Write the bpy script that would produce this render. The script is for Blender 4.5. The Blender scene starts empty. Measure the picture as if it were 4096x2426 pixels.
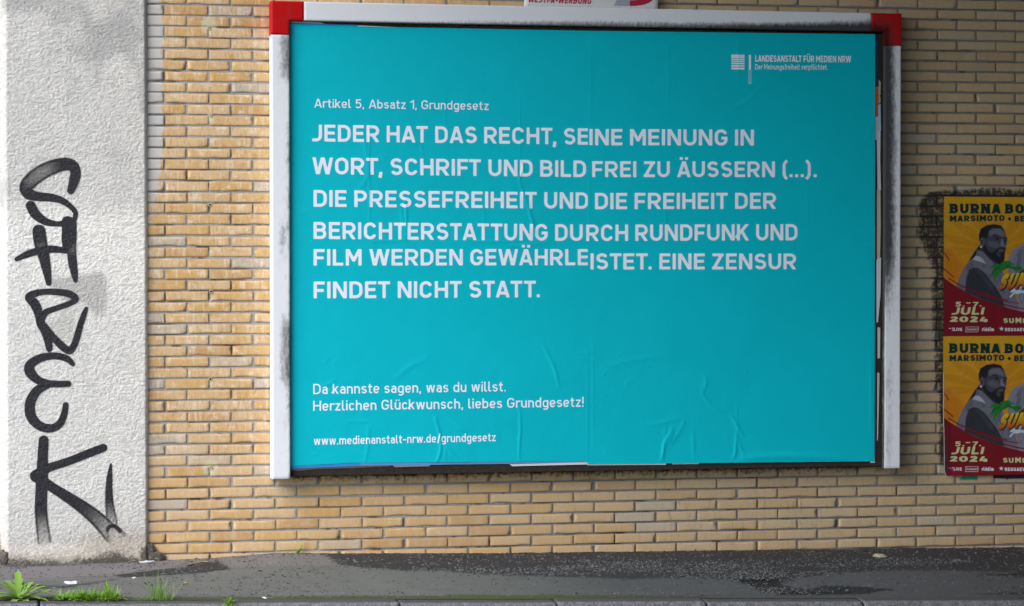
import bpy, bmesh, math, random
import numpy as np
from mathutils import Matrix, Vector

random.seed(4)
rng = np.random.default_rng(11)
sc = bpy.context.scene
COL = sc.collection

# ------------------------------------------------------------------ camera, sky, sun, exposure
W, H, F = 4096.0, 2426.0, 9671.0            # photograph size and focal length in its pixels (85 mm)
CP = np.array([-0.69473, -13.85820, 1.71856])
YAW, PITCH, ROLL = 0.1926243, -0.0164927, -0.0004711


def cam_axes():
    cy, sy, cp, sp = math.cos(YAW), math.sin(YAW), math.cos(PITCH), math.sin(PITCH)
    f = np.array([sy * cp, cy * cp, sp])
    r0 = np.array([cy, -sy, 0.0])
    u0 = np.cross(r0, f)
    return (math.cos(ROLL) * r0 + math.sin(ROLL) * u0, -math.sin(ROLL) * r0 + math.cos(ROLL) * u0, f)


AR, AU, AF = cam_axes()
cd = bpy.data.cameras.new('camera')
cam = bpy.data.objects.new('camera', cd)
COL.objects.link(cam)
cd.sensor_width = 36.0
cd.lens = F * 36.0 / W
cd.clip_end = 2000
cam.matrix_world = Matrix(((AR[0], AU[0], -AF[0], CP[0]), (AR[1], AU[1], -AF[1], CP[1]),
                           (AR[2], AU[2], -AF[2], CP[2]), (0, 0, 0, 1)))
sc.camera = cam

SUN_EL, SUN_AZ = math.radians(42), math.radians(-122)   # azimuth: direction TO the sun, measured from +Y towards +X
wd = bpy.data.worlds.new('World')
sc.world = wd
wd.use_nodes = True
wn = wd.node_tree.nodes
bg = wn.get('Background') or wn.new('ShaderNodeBackground')
wo = wn.get('World Output') or wn.new('ShaderNodeOutputWorld')
wd.node_tree.links.new(bg.outputs[0], wo.inputs[0])
sky = wn.new('ShaderNodeTexSky')
sky.sky_type = 'NISHITA'
sky.sun_disc = False
sky.sun_elevation = SUN_EL
sky.sun_rotation = SUN_AZ
sky.air_density = 1.0
sky.dust_density = 1.0
sky.ozone_density = 2.5
wd.node_tree.links.new(sky.outputs[0], bg.inputs[0])
bg.inputs[1].default_value = 0.12

sl = bpy.data.lights.new('sun', 'SUN')
sl.energy = 1.35
sl.angle = math.radians(45)
sl.color = (1.0, 0.93, 0.84)
sun = bpy.data.objects.new('sun', sl)
COL.objects.link(sun)
sd = Vector((math.sin(SUN_AZ) * math.cos(SUN_EL), math.cos(SUN_AZ) * math.cos(SUN_EL), math.sin(SUN_EL)))
sun.rotation_euler = sd.to_track_quat('Z', 'Y').to_euler()
sun.location = (-6, -8, 9)
sc.view_settings.view_transform = 'Standard'
sc.view_settings.look = 'None'
sc.view_settings.exposure = 1.6
sc.view_settings.gamma = 1.0

# ------------------------------------------------------------------ helpers: measuring


def at(px, py, Y=0.0):
    """point of the plane y = Y that was measured at pixel (px, py) of the photograph"""
    d = AF + AR * (px - W / 2) / F - AU * (py - H / 2) / F
    return CP + d * ((Y - CP[1]) / d[1])


def xz(px, py, Y=0.0):
    p = at(px, py, Y)
    return (p[0], p[2])


def proj(X, Y, Z):
    d0, d1, d2 = X - CP[0], Y - CP[1], Z - CP[2]
    zz = d0 * AF[0] + d1 * AF[1] + d2 * AF[2]
    return (W / 2 + F * (d0 * AR[0] + d1 * AR[1] + d2 * AR[2]) / zz,
            H / 2 - F * (d0 * AU[0] + d1 * AU[1] + d2 * AU[2]) / zz)


def zoomer(ox, oy, s, Y=0.0):
    return lambda u, v: xz(ox + u / s, oy + v / s, Y)


def hash2(ix, iy, seed):
    n = (ix.astype(np.int64) * 374761393 + iy.astype(np.int64) * 668265263 + seed * 974634777) & 0x7fffffff
    n = ((n ^ (n >> 13)) * 1274126177) & 0x7fffffff
    n = n ^ (n >> 16)
    return (n & 0xffff) / 65535.0


def vn(x, y, seed=0):
    ix, iy = np.floor(x), np.floor(y)
    fx, fy = x - ix, y - iy
    fx, fy = fx * fx * (3 - 2 * fx), fy * fy * (3 - 2 * fy)
    a, b = hash2(ix, iy, seed), hash2(ix + 1, iy, seed)
    c, d = hash2(ix, iy + 1, seed), hash2(ix + 1, iy + 1, seed)
    return (a * (1 - fx) + b * fx) * (1 - fy) + (c * (1 - fx) + d * fx) * fy


def fbm(x, y, seed=0, oct=4):
    v, a, t = 0.0, 1.0, 0.0
    for o in range(oct):
        v = v + a * vn(x * 2 ** o, y * 2 ** o, seed + o * 17)
        t += a
        a *= 0.5
    return v / t


def sstep(a, b, x):
    t = np.clip((x - a) / (b - a), 0, 1)
    return t * t * (3 - 2 * t)


def seg_dist(X, Z, pts, vals=None):
    """distance to a polyline, and the interpolated value(s) at the nearest point"""
    best = np.full(X.shape, 1e9)
    out = None if vals is None else [np.zeros(X.shape) for _ in vals]
    for i in range(len(pts) - 1):
        ax, az = pts[i]
        bx, bz = pts[i + 1]
        L2 = (bx - ax) ** 2 + (bz - az) ** 2 + 1e-12
        t = np.clip(((X - ax) * (bx - ax) + (Z - az) * (bz - az)) / L2, 0, 1)
        d = np.hypot(X - ax - t * (bx - ax), Z - az - t * (bz - az))
        m = d < best
        best = np.where(m, d, best)
        if vals is not None:
            for k, v in enumerate(vals):
                out[k] = np.where(m, v[i] + (v[i + 1] - v[i]) * t, out[k])
    return best if vals is None else (best, out)


def poly_in(X, Z, pts):
    ins = np.zeros(X.shape, bool)
    n = len(pts)
    for i in range(n):
        ax, az = pts[i]
        bx, bz = pts[(i + 1) % n]
        c = ((az > Z) != (bz > Z)) & (X < (bx - ax) * (Z - az) / ((bz - az) or 1e-12) + ax)
        ins ^= c
    return ins


def poly_soft(X, Z, pts, soft):
    d = seg_dist(X, Z, list(pts) + [pts[0]])
    s = np.where(poly_in(X, Z, pts), d, -d)
    return sstep(-soft, soft, s)


def smooth_pts(pts, n=6):
    """Catmull-Rom through the points (any dimension)"""
    P = [np.array(p, float) for p in pts]
    P = [2 * P[0] - P[1]] + P + [2 * P[-1] - P[-2]]
    out = []
    for i in range(1, len(P) - 2):
        for k in range(n):
            t = k / n
            a, b, c, d = P[i - 1], P[i], P[i + 1], P[i + 2]
            out.append(0.5 * (2 * b + (c - a) * t + (2 * a - 5 * b + 4 * c - d) * t * t + (3 * b - a - 3 * c + d) * t ** 3))
    out.append(P[-2])
    return out


# ------------------------------------------------------------------ helpers: objects
WLOC = {}


def tag(o, label=None, cat=None, group=None, kind=None):
    for k, v in (('label', label), ('category', cat), ('group', group), ('kind', kind)):
        if v:
            o[k] = v
    return o


def thing(name, loc, label, cat, group=None):
    o = bpy.data.objects.new(name, None)
    o.empty_display_size = 0.1
    COL.objects.link(o)
    o.location = loc
    WLOC[o.name] = np.array(loc, float)
    return tag(o, label, cat, group)


def mk(name, V, Fc, mat, parent=None, attrs=None, smooth=False, origin=None):
    V = np.asarray(V, float).reshape(-1, 3)
    c = (V.min(0) + V.max(0)) / 2 if origin is None else np.array(origin, float)
    me = bpy.data.meshes.new(name)
    if isinstance(Fc, np.ndarray):
        k = Fc.shape[1]
        me.vertices.add(len(V))
        me.vertices.foreach_set('co', (V - c).astype(np.float32).ravel())
        me.loops.add(Fc.size)
        me.loops.foreach_set('vertex_index', Fc.astype(np.int32).ravel())
        me.polygons.add(len(Fc))
        me.polygons.foreach_set('loop_start', (np.arange(len(Fc)) * k).astype(np.int32))
        me.polygons.foreach_set('loop_total', np.full(len(Fc), k, np.int32))
        me.update(calc_edges=True)
        me.validate()
    else:
        me.from_pydata([tuple(v) for v in (V - c)], [], [tuple(int(i) for i in f) for f in Fc])
    for k, a in (attrs or {}).items():
        a = np.asarray(a, float)
        if a.ndim == 1:
            at_ = me.attributes.new(k, 'FLOAT', 'POINT')
            at_.data.foreach_set('value', a.astype(np.float32))
        else:
            at_ = me.attributes.new(k, 'FLOAT_COLOR', 'POINT')
            at_.data.foreach_set('color', np.c_[a[:, :3], np.ones(len(a))].astype(np.float32).ravel())
    if smooth:
        me.polygons.foreach_set('use_smooth', np.ones(len(me.polygons), bool))
    for m in (mat if isinstance(mat, (list, tuple)) else [mat]):
        me.materials.append(m)
    o = bpy.data.objects.new(name, me)
    COL.objects.link(o)
    o.location = c
    WLOC[o.name] = c
    if parent is not None:
        o.parent = parent
        o.location = c - WLOC[parent.name]
    return o


def grid_faces(nu, nv, flip=False):
    i, j = np.meshgrid(np.arange(nu - 1), np.arange(nv - 1), indexing='ij')
    a = (i * nv + j).ravel()
    f = np.stack([a, a + nv, a + nv + 1, a + 1], 1)
    return f[:, ::-1] if flip else f


class MB:
    """collects small pieces into one mesh"""

    def __init__(s):
        s.v, s.f, s.n = [], [], 0

    def add(s, V, Fc):
        V = np.asarray(V, float)
        s.v.append(V)
        s.f += [tuple(int(i) + s.n for i in f) for f in Fc]
        s.n += len(V)

    def box(s, x0, x1, y0, y1, z0, z1):
        V = [(x, y, z) for x in (x0, x1) for y in (y0, y1) for z in (z0, z1)]
        s.add(V, [(0, 1, 3, 2), (4, 6, 7, 5), (0, 4, 5, 1), (2, 3, 7, 6), (0, 2, 6, 4), (1, 5, 7, 3)])

    def build(s, name, mat, parent=None, **k):
        return mk(name, np.concatenate(s.v), s.f, mat, parent, **k)


# ------------------------------------------------------------------ helpers: materials
class NT:
    def __init__(s, name):
        s.m = bpy.data.materials.new(name)
        s.m.use_nodes = True
        s.t = s.m.node_tree
        s.b = s.t.nodes['Principled BSDF']
        s.o = s.t.nodes['Material Output']
        s._pos = None

    def n(s, typ, **props):
        nd = s.t.nodes.new(typ)
        for k, v in props.items():
            setattr(nd, k, v)
        return nd

    def set(s, sock, v):
        if hasattr(v, 'is_linked'):
            s.t.links.new(v, sock)
        elif isinstance(v, (tuple, list)) and len(v) == 3 and sock.type == 'RGBA':
            sock.default_value = (*v, 1)
        else:
            sock.default_value = v

    @property
    def pos(s):
        if s._pos is None:
            s._pos = s.n('ShaderNodeNewGeometry').outputs['Position']
        return s._pos

    def attr(s, name, color=False):
        a = s.n('ShaderNodeAttribute', attribute_name=name)
        return a.outputs['Color' if color else 'Fac']

    def scaled(s, sx, sy, sz):
        m = s.n('ShaderNodeVectorMath', operation='MULTIPLY')
        s.set(m.inputs[0], s.pos)
        m.inputs[1].default_value = (sx, sy, sz)
        return m.outputs[0]

    def noise(s, scale, detail=3, rough=0.55, stretch=None, dist=0.0):
        nd = s.n('ShaderNodeTexNoise')
        s.set(nd.inputs['Vector'], s.scaled(*stretch) if stretch else s.pos)
        nd.inputs['Scale'].default_value = scale
        nd.inputs['Detail'].default_value = detail
        nd.inputs['Roughness'].default_value = rough
        nd.inputs['Distortion'].default_value = dist
        return nd.outputs['Fac']

    def voro(s, scale, feature='F1', stretch=None):
        nd = s.n('ShaderNodeTexVoronoi', feature=feature)
        s.set(nd.inputs['Vector'], s.scaled(*stretch) if stretch else s.pos)
        nd.inputs['Scale'].default_value = scale
        return nd

    def math(s, op, a, b=0.0, c=None):
        nd = s.n('ShaderNodeMath', operation=op)
        s.set(nd.inputs[0], a)
        s.set(nd.inputs[1], b)
        if c is not None:
            s.set(nd.inputs[2], c)
        return nd.outputs[0]

    def step(s, x, a, b):
        nd = s.n('ShaderNodeMapRange', interpolation_type='SMOOTHSTEP')
        s.set(nd.inputs[0], x)
        nd.inputs[1].default_value, nd.inputs[2].default_value = a, b
        return nd.outputs[0]

    def mix(s, a, b, f, mode='MIX'):
        nd = s.n('ShaderNodeMix', data_type='RGBA', blend_type=mode)
        s.set(nd.inputs[0], f)
        s.set(nd.inputs[6], a)
        s.set(nd.inputs[7], b)
        return nd.outputs[2]

    def out(s, col, rough=0.8, bump=None, dist=0.002, strength=1.0, spec=0.3, alpha=None, metal=0.0):
        s.set(s.b.inputs['Base Color'], col)
        s.set(s.b.inputs['Roughness'], rough)
        s.b.inputs['Specular IOR Level'].default_value = spec
        s.b.inputs['Metallic'].default_value = metal
        if bump is not None:
            bm = s.n('ShaderNodeBump')
            bm.inputs['Strength'].default_value = strength
            bm.inputs['Distance'].default_value = dist
            s.set(bm.inputs['Height'], bump)
            s.t.links.new(bm.outputs[0], s.b.inputs['Normal'])
        if alpha is not None:
            s.set(s.b.inputs['Alpha'], alpha)
        return s.m


def simple(name, col, rough=0.8, var=0.15, scale=30, spec=0.3, bump=0.0):
    m = NT(name)
    nz = m.noise(scale, 4)
    c = m.mix(tuple(x * (1 - var) for x in col), tuple(min(1, x * (1 + var)) for x in col), nz)
    return m.out(c, rough, bump=m.noise(scale * 4, 3) if bump else None, dist=bump or 0.001, spec=spec)


def mat_brick():
    m = NT('yellow_brick')
    t1, t2, ed, soot_shade, pnt, wet = (m.attr(k) for k in ('tone', 'tone2', 'edge', 'soot_shade', 'paint', 'weather'))
    c = m.mix((0.60, 0.365, 0.140), (0.64, 0.445, 0.25), t1)
    c = m.mix(c, (0.50, 0.425, 0.335), m.step(t2, 0.88, 0.95))
    c = m.mix(c, (0.50, 0.285, 0.115), m.math('MULTIPLY', m.step(t2, 0.16, 0.04), 0.75))
    big = m.noise(9, 3)
    c = m.mix(c, (0.60, 0.44, 0.27), m.math('MULTIPLY', m.step(big, 0.45, 0.75), 0.6))
    # weathered streaks (washed by rain on the open part of the wall)
    st = m.noise(34, 3, 0.6, stretch=(1, 1, 0.12))
    st2 = m.noise(90, 3, 0.6, stretch=(1, 1, 0.22))
    c = m.mix(c, (0.70, 0.55, 0.37), m.math('MULTIPLY', m.math('MULTIPLY', m.step(st, 0.52, 0.66), wet), 0.75))
    c = m.mix(c, (0.36, 0.205, 0.075), m.math('MULTIPLY', m.math('MULTIPLY', m.step(st2, 0.50, 0.68), wet), 0.45))
    bl = m.noise(17, 4, 0.65)
    c = m.mix(c, (0.74, 0.61, 0.47), m.math('MULTIPLY', m.math('MULTIPLY', m.step(bl, 0.52, 0.68), wet), 0.7))
    c = m.mix(c, (0.45, 0.265, 0.09), m.math('MULTIPLY', m.math('MULTIPLY', m.step(bl, 0.44, 0.32), wet), 0.6))
    # grey film of traffic dirt on the part under the bridge
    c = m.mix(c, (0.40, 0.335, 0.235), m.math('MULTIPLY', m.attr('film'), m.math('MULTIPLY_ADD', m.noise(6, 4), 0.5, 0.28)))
    # darker burnt margin of each brick
    en = m.math('ADD', ed, m.math('MULTIPLY', m.math('SUBTRACT', m.noise(55, 3), 0.5), 0.9))
    c = m.mix(c, (0.27, 0.155, 0.062), m.math('MULTIPLY', m.step(en, 0.55, 1.25), 0.62))
    # pits and specks
    v = m.voro(105)
    pit = m.math('MULTIPLY', m.step(v.outputs['Distance'], 0.24, 0.10), m.step(m.noise(50, 2), 0.5, 0.62))
    c = m.mix(c, (0.07, 0.055, 0.04), m.math('MULTIPLY', pit, 0.85))
    # grey paint splashed over from the plaster
    pn = m.step(m.math('ADD', pnt, m.math('MULTIPLY', m.math('SUBTRACT', m.noise(26, 4), 0.5), 0.7)), 0.42, 0.62)
    c = m.mix(c, (0.55, 0.54, 0.53), m.math('MULTIPLY', pn, 0.85))
    pt = m.step(m.math('ADD', m.attr('putty'), m.math('MULTIPLY', m.math('SUBTRACT', m.noise(70, 5, 0.75), 0.5), 1.0)), 0.42, 0.62)
    c = m.mix(c, (0.60, 0.545, 0.37), m.math('MULTIPLY', pt, 0.8))
    # soot and paste residue, plus the painted shadow strips
    sn = m.math('ADD', soot_shade, m.math('MULTIPLY', m.math('SUBTRACT', m.noise(48, 5, 0.7), 0.5), 1.2))
    s2 = m.noise(30, 4, 0.6, stretch=(1, 1, 0.25))
    sm = m.step(m.math('ADD', sn, m.math('MULTIPLY', m.math('SUBTRACT', s2, 0.5), 0.5)), 0.38, 0.78)
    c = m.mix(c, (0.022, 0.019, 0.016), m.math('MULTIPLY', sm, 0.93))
    # dirt runs and scratches
    run = m.noise(38, 5, 0.75, stretch=(1, 1, 0.16), dist=1.6)
    c = m.mix(c, (0.13, 0.095, 0.06), m.math('MULTIPLY', m.math('MULTIPLY', m.step(run, 0.52, 0.78), m.attr('grime')), 0.6))
    h = m.math('ADD', m.math('MULTIPLY', m.noise(140, 4, 0.6), 0.6), m.math('MULTIPLY', pit, -0.8))
    return m.out(c, 0.72, bump=h, dist=0.0006, strength=0.7, spec=0.2)


def mat_mortar():
    m = NT('grey_mortar')
    c = m.mix((0.29, 0.275, 0.25), (0.46, 0.44, 0.405), m.noise(70, 5, 0.7))
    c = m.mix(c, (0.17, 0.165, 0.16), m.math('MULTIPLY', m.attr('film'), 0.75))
    c = m.mix(c, (0.05, 0.045, 0.04), m.math('MULTIPLY', m.step(m.noise(7, 4, 0.6), 0.56, 0.68), 0.75))
    c = m.mix(c, (0.02, 0.018, 0.016), m.math('MULTIPLY', m.step(m.attr('soot_shade'), 0.25, 0.75), 0.9))
    pt = m.step(m.math('ADD', m.attr('putty'), m.math('MULTIPLY', m.math('SUBTRACT', m.noise(70, 5, 0.75), 0.5), 1.0)), 0.42, 0.62)
    c = m.mix(c, (0.56, 0.51, 0.35), m.math('MULTIPLY', pt, 0.75))
    return m.out(c, 0.95, bump=m.noise(220, 4, 0.7), dist=0.004, spec=0.1)


def mat_plaster():
    m = NT('rough_white_plaster')
    d, b, w = m.attr('dirt'), m.attr('base_dirt'), m.attr('overpaint')
    c = m.mix((0.65, 0.63, 0.59), (0.74, 0.715, 0.67), m.noise(14, 4))
    c = m.mix(c, (0.86, 0.83, 0.775), w)
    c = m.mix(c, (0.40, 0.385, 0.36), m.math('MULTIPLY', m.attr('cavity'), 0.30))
    dn = m.math('ADD', d, m.math('MULTIPLY', m.math('SUBTRACT', m.noise(120, 3, 0.7), 0.5), 0.5))
    c = m.mix(c, (0.42, 0.415, 0.40), m.math('MULTIPLY', m.step(dn, 0.15, 1.1), 0.8))
    c = m.mix(c, (0.47, 0.45, 0.42), m.attr('grey_patch'))
    sp = m.voro(62)
    pk = m.math('MULTIPLY', m.step(sp.outputs['Distance'], 0.30, 0.12), m.step(m.noise(35, 2), 0.55, 0.62))
    c = m.mix(c, (0.12, 0.115, 0.11), m.math('MULTIPLY', m.math('MULTIPLY', pk, m.math('ADD', m.math('MULTIPLY', d, 1.2), 0.12)), 0.9))
    bn = m.math('ADD', b, m.math('MULTIPLY', m.math('SUBTRACT', m.noise(60, 5, 0.75), 0.5), 1.2))
    c = m.mix(c, (0.36, 0.29, 0.20), m.math('MULTIPLY', m.step(bn, 0.15, 0.65), 0.6))
    c = m.mix(c, (0.075, 0.065, 0.052), m.math('MULTIPLY', m.step(bn, 0.62, 1.05), 0.9))
    h = m.math('ADD', m.noise(95, 4, 0.72, stretch=(0.8, 1, 1.2)), m.math('MULTIPLY', m.noise(300, 2), 0.3))
    return m.out(c, 0.93, bump=h, dist=0.008, strength=1.0, spec=0.12)


def mat_spray():
    m = NT('black_spray_paint')
    a = m.attr('paint_density')
    c = m.mix((0.010, 0.010, 0.013), (0.028, 0.028, 0.034), m.noise(60, 3))
    sp = m.math('SUBTRACT', m.noise(330, 2, 0.7), 0.5)
    al = m.step(m.math('ADD', m.math('MULTIPLY', a, 1.4), m.math('MULTIPLY', sp, 0.8)), 0.24, 1.12)
    al = m.math('SUBTRACT', 1.0, m.math('SQRT', m.math('MAXIMUM', m.math('SUBTRACT', 1.0, al), 0.0)))
    h = m.noise(95, 4, 0.72, stretch=(0.8, 1, 1.2))
    return m.out(c, 0.5, bump=h, dist=0.009, strength=0.9, spec=0.3, alpha=al)


def mat_frame(name, base, dirtcol=(0.022, 0.020, 0.022)):
    m = NT(name)
    d = m.attr('dirt')
    c = m.mix(tuple(x * 0.94 for x in base), base, m.noise(8, 3))
    st = m.noise(55, 5, 0.7, stretch=(1, 1, 0.45))
    dn = m.math('ADD', d, m.math('MULTIPLY', m.math('SUBTRACT', st, 0.5), 0.95))
    c = m.mix(c, tuple(x * 0.45 + 0.03 for x in base), m.math('MULTIPLY', m.step(dn, 0.15, 0.7), 0.6))
    c = m.mix(c, dirtcol, m.math('MULTIPLY', m.step(dn, 0.32, 1.1), 0.93))
    sc_ = m.noise(38, 4, 0.7, stretch=(1, 1, 0.3), dist=1.2)
    c = m.mix(c, tuple(x * 0.35 for x in base), m.math('MULTIPLY', m.step(sc_, 0.66, 0.73), 0.55))
    return m.out(c, m.math('MULTIPLY_ADD', m.step(dn, 0.2, 0.9), 0.5, 0.42), bump=m.noise(25, 3), dist=0.0006, spec=0.2)


def mat_attrcol(name, rough=0.6, spec=0.3, fade=0.06):
    m = NT(name)
    c = m.attr('print', True)
    c = m.mix(c, (0.0, 0.0, 0.0), m.math('MULTIPLY', m.noise(6, 4), fade))
    return m.out(c, rough, bump=m.noise(40, 3), dist=0.0008, spec=spec)


def mat_paper(name, col, rough=0.5, var=0.05, spec=0.35):
    m = NT(name)
    c = m.mix(tuple(x * (1 - var) for x in col), tuple(min(1, x * (1 + var)) for x in col), m.noise(3.0, 4))
    c = m.mix(c, tuple(x * 0.9 for x in col), m.math('MULTIPLY', m.step(m.noise(120, 3), 0.55, 0.75), 0.25))
    return m.out(c, rough, bump=m.math('ADD', m.noise(28, 4, 0.6), m.math('MULTIPLY', m.noise(260, 2), 0.12)), dist=0.0009, spec=spec)


def mat_ground():
    m = NT('worn_asphalt')
    gr, slab, wetm, moss, dirt = (m.attr(k) for k in ('gravel', 'slab', 'wet', 'moss', 'soil'))
    ag = m.voro(210)
    agc = m.step(m.math('ADD', ag.outputs['Distance'], m.math('MULTIPLY', m.noise(500, 1), 0.2)), 0.2, 0.55)
    c = m.mix((0.105, 0.107, 0.099), (0.160, 0.161, 0.147), m.noise(5, 6, 0.65))
    c = m.mix(c, m.mix((0.15, 0.139, 0.141), (0.205, 0.192, 0.194), m.noise(9, 5, 0.65)), slab)
    c = m.mix(c, m.mix((0.048, 0.049, 0.052), (0.085, 0.085, 0.090), m.noise(7, 6, 0.7)), m.math('MULTIPLY', m.attr('dark'), 0.85))  # darkens the right of the pavement, standing in for shade under the deck
    c = m.mix(c, tuple([0.30, 0.295, 0.285]), m.math('MULTIPLY', m.step(agc, 0.45, 0.0), 0.6))
    c = m.mix(c, (0.05, 0.048, 0.045), m.math('MULTIPLY', m.step(m.noise(95, 4, 0.75), 0.58, 0.70), 0.75))
    c = m.mix(c, (0.055, 0.054, 0.050), m.math('MULTIPLY', m.step(m.noise(14, 6, 0.75, stretch=(0.5, 1, 1)), 0.52, 0.75), 0.6))
    c = m.mix(c, (0.20, 0.195, 0.185), m.math('MULTIPLY', m.step(m.noise(22, 6, 0.8, stretch=(0.6, 1, 1)), 0.56, 0.78), 0.45))
    g = m.mix((0.018, 0.017, 0.017), (0.055, 0.053, 0.053), m.noise(110, 5, 0.75))
    g = m.mix(g, (0.24, 0.235, 0.235), m.math('MULTIPLY', m.step(m.noise(240, 3, 0.7, stretch=(0.55, 1.0, 1)), 0.60, 0.70), 0.8))
    gm = m.step(m.math('ADD', gr, m.math('MULTIPLY', m.math('SUBTRACT', m.noise(28, 6, 0.75), 0.5), 1.3)), 0.3, 0.7)
    c = m.mix(c, g, gm)
    dn = m.step(m.math('ADD', dirt, m.math('MULTIPLY', m.math('SUBTRACT', m.noise(35, 5, 0.7), 0.5), 1.0)), 0.4, 0.8)
    c = m.mix(c, (0.055, 0.047, 0.038), m.math('MULTIPLY', dn, 0.85))
    mn = m.step(m.math('ADD', moss, m.math('MULTIPLY', m.math('SUBTRACT', m.noise(30, 5, 0.7), 0.5), 1.3)), 0.45, 0.8)
    c = m.mix(c, (0.060, 0.085, 0.018), m.math('MULTIPLY', mn, 0.85))
    wn_ = m.step(m.math('ADD', wetm, m.math('MULTIPLY', m.math('SUBTRACT', m.noise(30, 4, 0.65), 0.5), 0.8)), 0.4, 0.62)
    c = m.mix(c, (0.016, 0.015, 0.015), m.math('MULTIPLY', wn_, 0.9))
    h = m.math('ADD', m.noise(230, 4, 0.7), m.math('MULTIPLY', m.math('MULTIPLY', m.noise(90, 4, 0.7), gm), 2.2))
    return m.out(c, m.math('SUBTRACT', 0.9, m.math('MULTIPLY', wn_, 0.35)), bump=h, dist=0.004, strength=0.9, spec=0.25)


def mat_granite():
    m = NT('rough_granite')
    c = m.mix((0.070, 0.070, 0.080), (0.25, 0.247, 0.265), m.step(m.noise(110, 5, 0.8), 0.35, 0.65))
    c = m.mix(c, (0.40, 0.27, 0.19), m.math('MULTIPLY', m.step(m.noise(85, 2), 0.66, 0.72), 0.6))
    c = m.mix(c, (0.05, 0.05, 0.055), m.math('MULTIPLY', m.step(m.noise(240, 3, 0.7), 0.58, 0.68), 0.8))
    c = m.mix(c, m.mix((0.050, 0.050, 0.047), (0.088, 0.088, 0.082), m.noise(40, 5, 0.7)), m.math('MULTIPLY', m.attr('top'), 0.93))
    return m.out(c, 0.85, bump=m.noise(120, 5, 0.7), dist=0.006, spec=0.25)


def mat_leaf(name, a, b, trans=0.25):
    m = NT(name)
    c = m.mix(a, b, m.noise(45, 3))
    c = m.mix(c, tuple(min(1, x * 1.5) for x in b), m.math('MULTIPLY', m.attr('tip'), 0.4))
    m.out(c, 0.5, spec=0.35)
    tr = m.n('ShaderNodeBsdfTranslucent')
    m.set(tr.inputs[0], m.mix(c, (0.25, 0.45, 0.03), 0.4))
    ms = m.n('ShaderNodeMixShader')
    ms.inputs[0].default_value = trans
    m.t.links.new(m.b.outputs[0], ms.inputs[1])
    m.t.links.new(tr.outputs[0], ms.inputs[2])
    m.t.links.new(ms.outputs[0], m.o.inputs[0])
    return m.m


M_BRICK, M_MORTAR, M_PLASTER, M_SPRAY = mat_brick(), mat_mortar(), mat_plaster(), mat_spray()
M_WHITE = mat_frame('white_painted_metal', (0.79, 0.805, 0.84))
M_RED = mat_frame('red_painted_metal', (0.52, 0.003, 0.005), (0.05, 0.006, 0.006))
M_TEAL = mat_paper('teal_poster_paper', (0.0, 0.475, 0.57), 0.55, 0.05, 0.15)
M_LETTER = mat_paper('white_poster_ink', (0.80, 0.855, 0.96), 0.5, 0.03)
M_BOARD = simple('rotten_board', (0.035, 0.028, 0.022), 0.9, 0.6, 40, 0.15, 0.003)
M_GROUND, M_GRANITE = mat_ground(), mat_granite()
M_CONC = simple('concrete', (0.13, 0.135, 0.145), 0.9, 0.2, 3)
M_PUTTY = simple('yellowish_putty', (0.54, 0.48, 0.31), 0.85, 0.15, 60)
M_HOLE = simple('dark_hole', (0.02, 0.014, 0.012), 0.9, 0.3, 60)
M_PLUG = simple('tan_wall_plug', (0.42, 0.24, 0.08), 0.6, 0.2, 80)
M_SIGN = mat_frame('weathered_white_sign', (0.66, 0.68, 0.66), (0.10, 0.11, 0.09))

# ------------------------------------------------------------------ a DIN-like stroke alphabet


def arc(cx, cy, rx, ry, a0, a1, n=12):
    return [(cx + rx * math.cos(math.radians(a0 + (a1 - a0) * i / n)), cy + ry * math.sin(math.radians(a0 + (a1 - a0) * i / n))) for i in range(n + 1)]


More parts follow.
